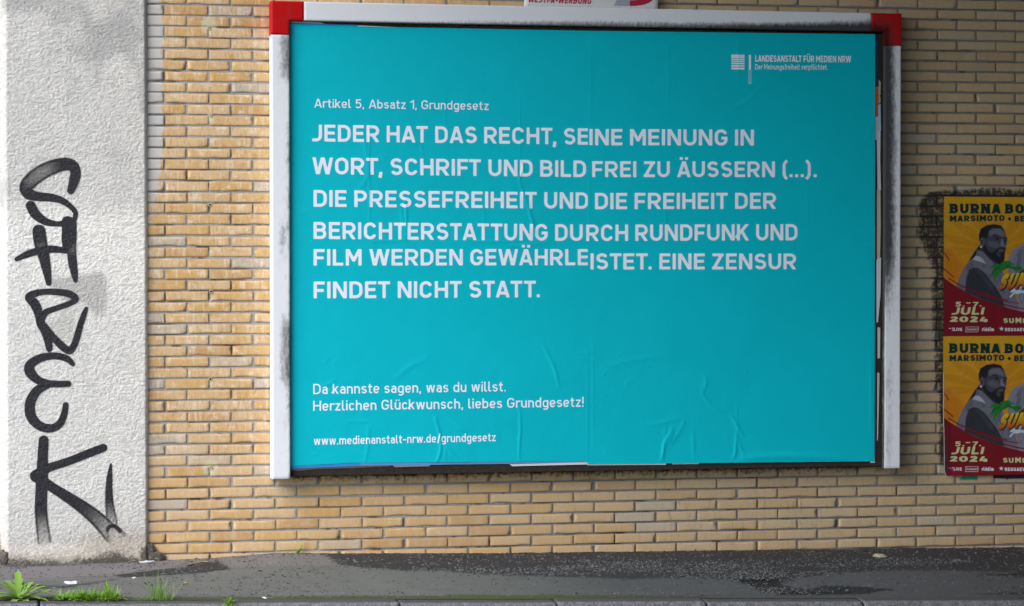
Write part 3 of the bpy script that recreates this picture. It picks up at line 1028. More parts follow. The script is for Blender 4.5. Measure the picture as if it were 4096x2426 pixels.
PX0, PZT = xz(3774, 786)
PZB = xz(3800, 1903)[1]
# bricks: courses of 62.5 mm, bricks of 250 mm including the joint
us = np.array([0, 0.0018, 0.022, 0.05, 0.085, 0.12, 0.155, 0.19, 0.218, 0.2372, 0.239])
vs = np.array([0, 0.0018, 0.014, 0.026, 0.038, 0.0502, 0.052])
br = []
for J in range(-28, 53):
    z0 = (51 - J - 1) * 0.0625 + 0.0052
    off = 0.125 if J % 2 else 0.0
    for c in range(-2, 33):
        x0 = c * 0.25 + off + 0.0055
        x1 = x0 + 0.239
        if x1 < -0.105 or x0 > 8.0:
            continue
        br.append((x0, z0))
br = np.array(br)
N = len(br)
nu, nv = len(us), len(vs)
jit = rng.normal(0, 1, (N, 8))
t1, t2 = rng.random(N), rng.random(N)
U, Vv = np.meshgrid(us, vs, indexing='ij')
L0 = 1 + jit[:, 0] * 0.006
BX = br[:, 0, None, None] + jit[:, 1, None, None] * 0.0012 + U * L0[:, None, None]
BZ = br[:, 1, None, None] + jit[:, 2, None, None] * 0.0008 + Vv * (1 + jit[:, 3, None, None] * 0.012)
du = np.minimum(U, 0.239 - U)
dv = np.minimum(Vv, 0.052 - Vv)
de = np.minimum(du, dv)
chip = fbm(BX * 55, BZ * 55, 3, 2)
chip2 = sstep(0.66, 0.8, fbm(BX * 22, BZ * 22, 8, 2))
jit[:, 4:7] = np.clip(jit[:, 4:7], -1.2, 1.2)
BY = jit[:, 4, None, None] * 0.0010 + (U - 0.12) * jit[:, 5, None, None] * 0.006 + (Vv - 0.026) * jit[:, 6, None, None] * 0.012
BY = BY + np.where(de < 0.001, 0.0004 + 0.0005 * chip + 0.0035 * chip2, 0) + np.where((de > 0.001) & (de < 0.006), 0.0015 * chip2, 0)
BY = BY + 0.0008 * (fbm(BX * 40, BZ * 40, 4, 2) - 0.5)
e1 = (de < 0.001)
cx, cz = br[:, 0, None, None] + 0.12, br[:, 1, None, None] + 0.026
inn = 0.0016 * (chip - 0.4) + 0.003 * chip2
BX = BX - np.where(e1 & (du < 0.001), np.sign(BX - cx) * inn, 0)
BZ = BZ - np.where(e1 & (dv < 0.001), np.sign(BZ - cz) * inn * 0.8, 0)
edg = np.broadcast_to(1 - np.minimum(de / 0.012, 1), BX.shape)
front = np.stack([BX, BY, BZ], -1).reshape(N, nu * nv, 3)
rid = [i * nv for i in range(nu)] + [(nu - 1) * nv + j for j in range(1, nv)] + [i * nv + nv - 1 for i in range(nu - 2, -1, -1)] + [j for j in range(nv - 2, 0, -1)]
ring = front[:, rid].copy()
ring[:, :, 1] = 0.02
V = np.concatenate([front, ring], 1)
per = V.shape[1]
f1 = grid_faces(nu, nv)
nr = len(rid)
f2 = np.array([[rid[k], nu * nv + k, nu * nv + (k + 1) % nr, rid[(k + 1) % nr]] for k in range(nr)])
fa = np.concatenate([f1, f2])
FA = (fa[None] + (np.arange(N) * per)[:, None, None]).reshape(-1, 4)
VV = V.reshape(-1, 3)
rep = lambda a: np.repeat(a, per)
eda = np.concatenate([edg.reshape(N, -1), np.ones((N, nr))], 1).ravel()
soot_shade = soot_and_shade(VV[:, 0], VV[:, 2])
paint = (1 - sstep(0.02, 0.15, VV[:, 0] + 0.10)) * (0.35 + 0.75 * sstep(1.9, 2.4, VV[:, 2]))
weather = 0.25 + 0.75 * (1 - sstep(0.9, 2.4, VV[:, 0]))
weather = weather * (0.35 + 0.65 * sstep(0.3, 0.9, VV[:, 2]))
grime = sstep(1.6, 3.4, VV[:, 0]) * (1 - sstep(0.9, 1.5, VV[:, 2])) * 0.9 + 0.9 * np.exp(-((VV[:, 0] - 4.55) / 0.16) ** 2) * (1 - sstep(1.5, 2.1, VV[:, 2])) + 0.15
mk('brick_courses', VV, FA, M_BRICK, wall, dict(tone=rep(t1), tone2=rep(t2), edge=eda, soot_shade=soot_shade, paint=paint, film=sstep(0.9, 3.2, VV[:, 0]), putty=putty_f(VV[:, 0], VV[:, 2]), weather=weather, grime=np.clip(grime, 0, 1)))

gx, gz = np.arange(-0.4, 8.2, 0.025), np.arange(-0.45, 5.0, 0.025)
X, Z = np.meshgrid(gx, gz, indexing='ij')
Yy = 0.0038 + 0.0018 * (fbm(X * 14, Z * 14, 51, 3) - 0.5) + 0.009 * sstep(0.62, 0.72, fbm(X * 5, Z * 9, 52, 2))
mk('mortar_bed', np.stack([X, Yy, Z], -1).reshape(-1, 3), grid_faces(len(gx), len(gz)), M_MORTAR, wall, dict(film=sstep(0.7, 2.6, X).ravel(), putty=putty_f(X, Z).ravel(), soot_shade=soot_and_shade(X, Z).ravel()), True)
mb = MB()
mb.box(-3.0, 8.2, 0.03, 0.40, -0.5, 6.0)
mb.box(-3.0, 8.2, -0.008, 0.029, 5.0, 5.79)
mb.build('wall_core', M_CONC, wall)

# drill holes with plugs and putty, in a vertical row left of the billboard
for k, (hx, hy) in enumerate([(835, 113), (842, 462), (840, 820), (844, 1167), (841, 1517), (843, 1870)]):
    cxx, czz = xz(hx, hy)
    light = k in (0, 1, 5)
    n = 14
    Vh, Fh = [], []
    for r, y in ((0.0105, -0.0042), (0.0085, -0.0055), (0.0066, -0.0050), (0.0062, -0.0044), (0.0, -0.0043)):
        for i in range(n):
            a = 2 * math.pi * i / n
            Vh.append((cxx + r * math.cos(a), y, czz + r * math.sin(a)))
    for q in range(4):
        Fh += [(q * n + i, q * n + (i + 1) % n, (q + 1) * n + (i + 1) % n, (q + 1) * n + i) for i in range(n)]
    h = mk('drill_hole', Vh, Fh, [M_PUTTY if k != 2 else M_PUTTY, M_PLUG if light else M_HOLE], wall)
    for p in h.data.polygons:
        p.material_index = 0 if p.index < 2 * n else 1

# ------------------------------------------------------------------ plaster pillar with the sprayed tag
pillar = thing('plaster_pillar', (-0.5, -0.02, 0.03), 'broad white roughcast pillar with black graffiti at the left end of the brick wall', 'pillar')
YP = -0.03
XR, XL = -0.096, -0.885                           # right edge, left corner


def pil_g(X, Z):
    return fbm(X * 72 + 3 * fbm(X * 20, Z * 20, 97, 1), Z * 88, 101, 2) - 0.5


def pil_y(X, Z):
    """front of the plaster: rounded right edge, rounded left corner, grainy relief"""
    y = YP + np.where(X > XR - 0.022, 0.035 * ((X - XR + 0.022) / 0.022) ** 2, 0)
    y = y + np.where(X < XL, (XL - X) * 0.0, 0)
    g = pil_g(X, Z)
    g2 = vn(X * 230, Z * 250, 103) - 0.5
    l = fbm(X * 3.0, Z * 3.0, 105, 3) - 0.5
    y = y - 0.0038 * g - 0.0016 * g2 - 0.008 * l
    y = y - 0.02 * (1 - sstep(0.03, 0.16, Z)) * (0.5 + fbm(X * 9, Z * 9, 107, 2))      # swells at the foot
    return y


px_ = np.concatenate([np.arange(XL - 0.03, XR + 0.0001, 0.004), [XR + 0.003]])
pz_ = np.concatenate([np.arange(-0.06, 3.34, 0.004), np.arange(3.36, 5.0, 0.03)])
X, Z = np.meshgrid(px_, pz_, indexing='ij')
Xo = X + 0.004 * (fbm(Z * 9, X * 0 + 2, 111, 3) - 0.5) * sstep(XR - 0.05, XR, X)
Y = pil_y(X, Z)
t = np.clip((XL + 0.012 - X) / 0.042, 0, 1)
Y = Y + 0.045 * t ** 1.6
d_up = sstep(1.90, 2.15, Z + 0.06 * (fbm(X * 6, Z * 6, 121, 3) - 0.5))
mott = fbm(X * 4.0, Z * 3.0, 123, 4)
dirt = d_up * (0.30 + 0.9 * sstep(0.42, 0.72, mott)) + (1 - d_up) * 0.22 * sstep(0.5, 0.75, mott)
dirt = np.maximum(dirt, (0.20 + 0.65 * sstep(2.0, 2.9, Z)) * sstep(XR - 0.12, XR, X) * (0.5 + 0.7 * mott))
dirt = np.maximum(dirt, 0.5 * sstep(XR - 0.02, XR, X))  # grey strip painting in the shading of the rounded right edge
overp = (1 - d_up) * sstep(0.25, 0.5, Z) * (0.4 + 0.6 * sstep(1.2, 1.8, Z))
A = zoomer(0, 600, 2.12, YP)
gp_ = poly_soft(X, Z, [A(*q) for q in [(600, 1070), (760, 1050), (860, 1030), (900, 1110), (915, 1180), (900, 1350), (860, 1410), (800, 1390), (720, 1300), (560, 1290), (450, 1230), (420, 1100)]], 0.022) * 0.85
gp_ = np.maximum(gp_, 0.5 * poly_soft(X, Z, [A(*q) for q in [(560, 1330), (640, 1330), (640, 1600), (420, 1700), (380, 1500)]], 0.03))
based = (1 - sstep(0.08, 0.34, Z)) * 0.62 * (0.65 + 0.5 * sstep(-0.6, -0.3, X)) + (1 - sstep(0.03, 0.10, Z + 0.09 * (fbm(X * 7, Z * 7, 127, 4) - 0.5))) * 0.55
based = np.maximum(based, 1.1 * (1 - sstep(0.03, 0.10, np.hypot(X - XR, (Z - 0.06) * 0.8))))
attrs = dict(cavity=sstep(0.02, -0.22, pil_g(X, Z)).ravel(), dirt=dirt.ravel(), base_dirt=based.ravel(), overpaint=overp.ravel(), grey_patch=gp_.ravel())  # dirt also holds the painted shading of the rounded right edge
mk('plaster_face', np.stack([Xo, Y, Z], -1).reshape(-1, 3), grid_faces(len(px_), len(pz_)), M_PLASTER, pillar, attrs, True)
# left return, running back from the corner
tt = np.linspace(0, 1.6, 60)
zz = np.arange(-0.06, 5.0, 0.04)
T_, Z_ = np.meshgrid(tt, zz, indexing='ij')
xl = px_[0]
yl = float(np.median(Y[0]))
Xr, Yr = xl - T_ * 0.55, yl + T_ * 0.83
Yr = np.where(T_ == 0, np.interp(Z_, pz_, Y[0]), Yr)
zr = np.zeros(Z_.size)
mk('plaster_side', np.stack([Xr, Yr, Z_], -1).reshape(-1, 3), grid_faces(len(tt), len(zz)), M_PLASTER, pillar, dict(dirt=zr + 0.25, base_dirt=(1 - sstep(0.05, 0.3, Z_)).ravel(), overpaint=zr + 0.1, grey_patch=zr), True)
# broken lumps at the foot
for (lx, lz, sx, sz, sy) in ((XL - 0.012, 0.055, 0.042, 0.055, 0.05), (XR + 0.012, 0.045, 0.075, 0.040, 0.022), (XR + 0.0, 0.085, 0.038, 0.045, 0.016), (XR - 0.075, 0.030, 0.07, 0.024, 0.045)):
    nphi, nth = 28, 16
    P, T = np.meshgrid(np.linspace(0, 2 * math.pi, nphi), np.linspace(0.05, math.pi - 0.05, nth), indexing='ij')
    r = 0.75 + 0.5 * fbm(P * 2.2 + lx * 9, T * 2.6, 131, 3)
    Q = np.stack([lx + sx * r * np.cos(P) * np.sin(T), -0.012 - sy * r * np.sin(P) * np.sin(T) * 0.9, lz + sz * r * np.cos(T)], -1).reshape(-1, 3)
    n = len(Q)
    mk('broken_foot', Q, grid_faces(nphi, nth), M_PLASTER, pillar, dict(dirt=np.full(n, 0.9), base_dirt=0.85 + 0.3 * rng.random(n), overpaint=np.zeros(n), grey_patch=np.zeros(n)), True)

# the tag: strokes (u, v, width, density) measured on the pillar
B_ = zoomer(0, 1300, 1.5617, YP)
SA = [[(600, 345, 60, 1), (625, 270, 80, 1), (640, 190, 85, 1), (605, 130, 95, .95), (520, 125, 110, .72), (400, 165, 125, .5), (290, 235, 125, .5), (225, 310, 115, .62), (240, 370, 95, .75), (320, 395, 75, .85), (430, 405, 66, .9), (520, 428, 55, 1), (590, 475, 45, 1), (638, 530, 40, 1), (632, 590, 38, 1)],
      [(260, 475, 80, .95), (300, 545, 80, .95), (380, 605, 62, 1), (470, 627, 45, 1), (545, 620, 42, 1), (600, 590, 40, 1)],
      [(330, 690, 105, 1), (340, 770, 108, .7), (352, 830, 105, .6), (370, 900, 92, .85), (393, 1010, 75, .8), (413, 1130, 45, 1)],
      [(140, 928, 34, 1), (240, 882, 58, .8), (350, 852, 62, .95), (450, 842, 58, 1), (558, 856, 46, 1)],
      [(570, 610, 90, 1), (577, 700, 100, 1), (572, 780, 95, 1), (556, 860, 40, 1)],
      [(612, 620, 70, .9), (618, 740, 62, .7), (606, 850, 75, .6), (616, 960, 72, .85), (632, 1060, 55, .95), (640, 1110, 34, 1)],
      [(345, 1475, 70, 1), (330, 1390, 75, 1), (292, 1305, 78, 1), (248, 1245, 66, 1), (345, 1207, 52, 1), (480, 1205, 52, 1), (585, 1222, 58, 1), (640, 1262, 54, 1), (590, 1302, 46, 1), (480, 1342, 46, 1), (390, 1376, 52, 1), (345, 1430, 70, 1)],
      [(732, 1345, 30, 1), (715, 1385, 44, 1), (690, 1460, 50, 1)]]
SB = [[(255, 0, 45, 1), (285, 45, 55, 1), (300, 100, 48, 1), (307, 150, 38, 1)],
      [(275, 10, 45, 1), (330, 75, 42, 1), (395, 140, 46, 1), (437, 160, 44, 1), (465, 120, 40, 1), (485, 60, 40, 1), (505, -15, 36, 1)],
      [(455, 245, 28, 1), (415, 210, 40, 1), (340, 194, 42, 1), (250, 208, 48, 1), (188, 250, 56, 1), (188, 295, 62, 1), (230, 340, 50, 1), (290, 365, 44, 1), (360, 370, 40, 1), (425, 368, 38, 1)],
      [(300, 372, 44, 1), (230, 412, 54, 1), (188, 490, 60, 1), (195, 575, 60, 1), (250, 632, 54, 1), (318, 646, 50, 1), (372, 618, 46, 1), (400, 560, 40, 1), (410, 500, 34, 1)],
      [(272, 722, 58, 1), (266, 830, 62, 1), (262, 960, 70, 1), (257, 1060, 70, .92), (255, 1150, 74, .72), (262, 1240, 78, .48), (275, 1340, 84, .30), (280, 1385, 84, .12)],
      [(225, 940, 66, 1), (300, 895, 52, 1), (420, 855, 48, 1), (540, 808, 50, 1), (645, 768, 48, 1)],
      [(225, 945, 72, 1), (310, 1005, 58, .95), (420, 1075, 66, .8), (530, 1150, 80, .66), (620, 1225, 95, .5), (690, 1300, 105, .28), (730, 1350, 100, .14)],
      [(692, 872, 14, 1), (684, 950, 34, 1), (680, 1040, 44, .85), (684, 1130, 54, .6), (694, 1200, 64, .42), (700, 1240, 64, .36)],
      [(668, 1300, 22, .5), (676, 1268, 24, .85), (706, 1254, 24, .95), (742, 1278, 26, .75), (775, 1310, 24, .35)],
      [(670, 1290, 22, .5), (676, 1340, 20, .4), (692, 1376, 16, .25)]]
strokes = []
for L_, Zf, s_ in ((SA, A, 2.12), (SB, B_, 1.5617)):
    for st in L_:
        sp = smooth_pts([(*Zf(u, v), wd / s_ * 13.86 / F * 0.985, de_) for u, v, wd, de_ in st], 5)
        strokes.append(([(q[0], q[1]) for q in sp], [q[2] for q in sp], [q[3] for q in sp]))
gx = px_[(px_ < XR - 0.02)]
gx = np.arange(gx[0] + 0.04, gx[-1], 0.003)
gz = np.arange(0.06, 2.40, 0.003)
X, Z = np.meshgrid(gx, gz, indexing='ij')
dens = np.zeros(X.shape)
for pts, wd, de_ in strokes:
    bx0, bx1 = min(p[0] for p in pts) - 0.08, max(p[0] for p in pts) + 0.08
    bz0, bz1 = min(p[1] for p in pts) - 0.08, max(p[1] for p in pts) + 0.08
    i0, i1 = np.searchsorted(gx, [bx0, bx1])
    j0, j1 = np.searchsorted(gz, [bz0, bz1])
    xs_, zs_ = X[i0:i1, j0:j1], Z[i0:i1, j0:j1]
    d, (w_, q_) = seg_dist(xs_, zs_, pts, (wd, de_))
    rr = d / (w_ / 2)
    q_ = q_ ** 0.75
    soft = 0.009 + 0.022 * (1 - q_)
    m = sstep(0, 1, (w_ / 2 * 1.06 - d) / soft + 0.5)
    body = q_ + (1 - q_) * 0.55 * sstep(0.55, 0.95, rr) * (q_ > 0.3)
    dens[i0:i1, j0:j1] = np.maximum(dens[i0:i1, j0:j1], m * body)
    over = 0.10 * np.exp(-np.maximum(0, d - w_ / 2) / 0.012)
    dens[i0:i1, j0:j1] = np.maximum(dens[i0:i1, j0:j1], over)
fq = grid_faces(len(gx), len(gz))
keep = dens.ravel()[fq].max(1) > 0.03
fq = fq[keep]
used, inv = np.unique(fq, return_inverse=True)
P = np.stack([X, pil_y(X, Z) - 0.0022, Z], -1).reshape(-1, 3)[used]
g = mk('graffiti', P, inv.reshape(-1, 4), M_SPRAY, pillar, dict(paint_density=dens.ravel()[used]), True)
g['label'] = 'black spray-painted tag written from top to bottom on the plaster'

# ------------------------------------------------------------------ billboard
bill = thing('billboard', (2.47, -0.13, 0.49), 'large white framed billboard with red corners and a teal poster with white German lettering', 'billboard')
YF, YB = -0.130, -0.103                           # front of the frame, plane of the posters


def gridplate(xs, zs, mask, yf, yb, bev=0.003):
    """solid plate of any grid-shaped outline with a small chamfer; returns vertices, faces, and is-front flags"""
    nx, nz = len(xs), len(zs)
    cnt = np.zeros((nx, nz), int)
    for a in (0, 1):
        for b in (0, 1):
            cnt[a:nx - 1 + a, b:nz - 1 + b] += mask
    X, Z = np.meshgrid(xs, zs, indexing='ij')
    Y = np.where((cnt > 0) & (cnt < 4), yf + bev, yf)
    idx = -np.ones((nx, nz), int)
    idx[cnt > 0] = np.arange((cnt > 0).sum())
    V = np.stack([X, Y, Z], -1)[cnt > 0]
    n = len(V)
    V2 = V.copy()
    V2[:, 1] = yb
    Fc = []
    for i, j in zip(*np.nonzero(mask)):
        Fc.append((idx[i, j], idx[i, j + 1], idx[i + 1, j + 1], idx[i + 1, j]))
        for (di, dj, a, b) in ((-1, 0, (i, j), (i, j + 1)), (1, 0, (i + 1, j + 1), (i + 1, j)), (0, -1, (i + 1, j), (i, j)), (0, 1, (i, j + 1), (i + 1, j + 1))):
            ii, jj = i + di, j + dj
            if ii < 0 or jj < 0 or ii >= mask.shape[0] or jj >= mask.shape[1] or not mask[ii, jj]:
                p, q = idx[a], idx[b]
                Fc.append((p, p + n, q + n, q))
    return np.concatenate([V, V2]), np.array(Fc), n


def gridlist(a, b, step, bev=0.003):
    return np.concatenate([[a], np.linspace(a + bev, b - bev, max(2, int((b - a) / step))), [b]])


x_lo, z_top = xz(1084, 4, YF)
x_ro = xz(3607, 56, YF)[0]
x_li = xz(1158.7, 139, YF)[0]
x_ri = xz(3538, 140, YF)[0]
z_tb = 3.0975
z_br = xz(1150, 139.5, YF)[1]                     # lower end of the red corners
x_bl = xz(1215, 40, YF)[0]
x_brr = xz(3486, 90, YF)[0]
z_br2 = xz(3570, 183.6, YF)[1]
z_pl = xz(1115, 1918, YF)[1]
z_pr = xz(3560, 1875, YF)[1]


def dirt_top(X, Z):
    """soot creeping up from the lower edge of the top rail, more to the right"""
    t = (Z - z_tb) / (z_top - z_tb)
    amt = 0.22 + 0.45 * sstep(1.15, 2.5, X) + 0.42 * sstep(2.6, 4.0, X)
    w = 0.30 + 0.28 * sstep(1.3, 2.6, X) + 0.42 * sstep(3.3, 4.2, X)
    return amt * (1 - sstep(0.0, 1.0, t / (w * (0.75 + 0.5 * fbm(X * 3, X * 0, 141, 3))))) * 1.25


def dirt_right(X, Z):
    t = (X - x_ri) / (x_ro - x_ri)
    up = sstep(1.2, 1.9, Z)
    d = up * (1 - sstep(0.15, 0.95, t + 0.25 * (fbm(Z * 4, Z * 0, 143, 3) - 0.5))) * 0.95 + up * 0.22 + 0.8 * (X < x_ri + 0.006)
    d = d + (1 - up) * (0.16 + 0.30 * np.exp(-((t - 0.3) / 0.25) ** 2) * sstep(0.45, 0.7, fbm(X * 6, Z * 3, 145, 3)))
    return d


def dirt_left(X, Z):
    t = (X - x_lo) / (x_li - x_lo)
    return 0.15 + 0.55 * sstep(0.38, 0.68, fbm(X * 5, Z * 3.2, 147, 4)) * sstep(0.2, 0.75, t) + 0.14 * sstep(0.7, 1, t)


def dirt_cl(X, Z):
    d = np.maximum(0, x_li - X) + np.maximum(0, Z - z_tb)
    d = np.where((X > x_li - 0.01) | (Z < z_tb + 0.01), np.minimum(np.abs(X - x_li), np.abs(Z - z_tb)), d)
    return 0.36 * np.exp(-d / 0.03)


def dirt_cr(X, Z):
    d = np.hypot(np.maximum(0, X - x_ri), np.maximum(0, Z - z_tb))
    e = np.where(X < x_ri, np.abs(Z - z_tb), np.where(Z < z_tb, np.abs(X - x_ri), d))
    return 0.26 + 0.95 * np.exp(-e / 0.045)


def plate(name, x0, x1, z0, z1, mat, dfun, hole=None, yf=YF, bev=0.003, sx=0.010, sz=0.010, label=None, nm=None):
    xs, zs = gridlist(x0, x1, sx, bev), gridlist(z0, z1, sz, bev)
    if hole:
        xs = np.unique(np.concatenate([xs, [hole[0], hole[0] + 0.002]]))
        zs = np.unique(np.concatenate([zs, [hole[1], hole[1] - 0.002]]))
    mask = np.ones((len(xs) - 1, len(zs) - 1), bool)
    if hole:
        xc, zc = (xs[:-1] + xs[1:]) / 2, (zs[:-1] + zs[1:]) / 2
        if hole[2] < 0:
            mask &= ~((xc[:, None] < hole[0]) & (zc[None] < hole[1]))
        else:
            mask &= ~((xc[:, None] > hole[0]) & (zc[None] < hole[1]))
    V, Fc, n = gridplate(xs, zs, mask, yf, -0.004, bev)
    o = mk(name, V, Fc, mat, bill, dict(dirt=dfun(V[:, 0], V[:, 2])))
    if label:
        o['label'] = label
    return o


plate('top_rail', x_bl + 0.0005, x_brr - 0.0005, z_tb, z_top - 0.001, M_WHITE, dirt_top, sx=0.015, sz=0.006, label='white top rail with black soot along its lower edge')
plate('frame_post', x_lo + 0.0015, x_li - 0.0015, z_pl, z_br - 0.0005, M_WHITE, dirt_left, sx=0.008, sz=0.015, label='clean white left post')
plate('frame_post', x_ri + 0.004, x_ro - 0.004, z_pr, z_br2 - 0.0005, M_WHITE, dirt_right, sx=0.006, sz=0.015, label='sooty right post, black along its inner side')
plate('corner_bracket', x_lo, x_bl, z_br, z_top, M_RED, dirt_cl, hole=(x_li, z_tb - 0.001, 1), yf=YF - 0.002, label='bright red left corner')
plate('corner_bracket', x_brr, x_ro, z_br2, z_top, M_RED, dirt_cr, hole=(x_ri, z_tb - 0.001, -1), yf=YF - 0.002, label='dark dirty red right corner')

# backing board, sooty
xs, zs = np.arange(0.690, 4.256, 0.02), np.arange(0.505, 3.10, 0.02)
X, Z = np.meshgrid(xs, zs, indexing='ij')
mk('backing_board', np.concatenate([np.stack([X, YB + 0.006 + 0.004 * (fbm(X * 20, Z * 20, 151, 3) - 0.5), Z], -1).reshape(-1, 3)]), grid_faces(len(xs), len(zs)), M_BOARD, bill, None, True)
mb = MB()
mb.box(0.690, 4.255, YB + 0.0075, -0.003, 0.507, 0.523)
mb.box(4.2570, 4.2660, -0.110, -0.003, 0.497, 3.09)
mb.build('board_edge', M_BOARD, bill)

# remains of older posters showing around the new one
def strip(px_pts, col, y, nm='old_poster'):
    global OLDM
    key = tuple(round(c, 2) for c in col)
    if key not in OLDM:
        OLDM[key] = mat_paper('old_paper', col, 0.7, 0.15, 0.2)
    y += YB + 0.030
    P = [xz(a, b, y) for a, b in px_pts]
    mk(nm, [(p[0], y, p[1]) for p in P], [tuple(range(len(P)))], OLDM[key], bill)


OLDM = {}
r2 = random.Random(8)
strip([(1150, 84), (1290, 91), (1300, 99), (1420, 104), (1700, 118), (2100, 130), (2100, 136), (1600, 116), (1150, 98)], (0.40, 0.42, 0.44), -0.0275)
strip([(1150, 91), (1430, 101), (1430, 112), (1150, 104)], (0.03, 0.22, 0.55), -0.0280)
strip([(1430, 102), (1760, 118), (2100, 126), (2450, 132), (2620, 136), (2620, 145), (2000, 135), (1430, 112)], (0.70, 0.72, 0.74), -0.0283)
strip([(3480, 145), (3504, 150), (3504, 156), (3515, 156), (3515, 348), (3480, 348)], (0.02, 0.035, 0.07), -0.0275)
strip([(3480, 348), (3513, 348), (3512, 468), (3480, 468)], (0.48, 0.09, 0.02), -0.0276)
strip([(3480, 468), (3513, 468), (3511, 560), (3480, 560)], (0.45, 0.47, 0.50), -0.0277)
strip([(3514, 318), (3523, 330), (3522, 380), (3517, 384), (3522, 390), (3522, 410), (3514, 418)], (0.40, 0.37, 0.27), -0.0274)
strip([(3513, 420), (3522, 416), (3524, 525), (3513, 525)], (0.35, 0.50, 0.68), -0.0278)
strip([(3480, 560), (3506, 560), (3506, 900), (3480, 900)], (0.03, 0.03, 0.05), -0.0276)
strip([(3507, 525), (3522, 525), (3521, 640), (3524, 760), (3510, 760)], (0.55, 0.57, 0.60), -0.0274)
strip([(3508, 760), (3522, 760), (3523, 900), (3520, 1040), (3508, 1040)], (0.45, 0.43, 0.33), -0.0275)
strip([(3480, 900), (3505, 900), (3505, 1040), (3480, 1040)], (0.30, 0.04, 0.03), -0.0277)
strip([(3506, 1040), (3524, 1030), (3522, 1180), (3512, 1290), (3506, 1290)], (0.58, 0.60, 0.62), -0.0276)
strip([(3510, 1310), (3521, 1312), (3520, 1432), (3510, 1436)], (0.52, 0.51, 0.42), -0.0274)
strip([(3480, 1290), (3503, 1290), (3501, 1835), (3480, 1835)], (0.08, 0.22, 0.45), -0.0275)
strip([(3509, 1490), (3518, 1494), (3515, 1640), (3512, 1762), (3508, 1764)], (0.50, 0.48, 0.38), -0.0276)
strip([(3480, 1700), (3500, 1700), (3500, 1852), (3480, 1852)], (0.60, 0.62, 0.64), -0.0273)
strip([(1150, 1862), (1440, 1850), (1440, 1864), (1150, 1876)], (0.04, 0.24, 0.58), -0.0280)
strip([(1440, 1850), (2349, 1842), (2349, 1852), (1440, 1864)], (0.10, 0.28, 0.55), -0.0281)
strip([(1570, 1862), (1720, 1858), (1720, 1866), (1580, 1870)], (0.20, 0.22, 0.26), -0.0279)
strip([(2038, 1858), (2349, 1850), (2349, 1859), (2160, 1863), (2050, 1866)], (0.62, 0.63, 0.64), -0.0284)
strip([(2349, 1848), (2666, 1846), (2664, 1860), (2390, 1862), (2349, 1862)], (0.60, 0.60, 0.61), -0.0279)
strip([(2688, 1848), (2796, 1846), (2795, 1857), (2688, 1858)], (0.52, 0.52, 0.53), -0.0278)
strip([(1150, 1870), (1560, 1856), (1562, 1866), (1400, 1874), (1280, 1876), (1200, 1884), (1150, 1882)], (0.10, 0.09, 0.085), -0.0271)

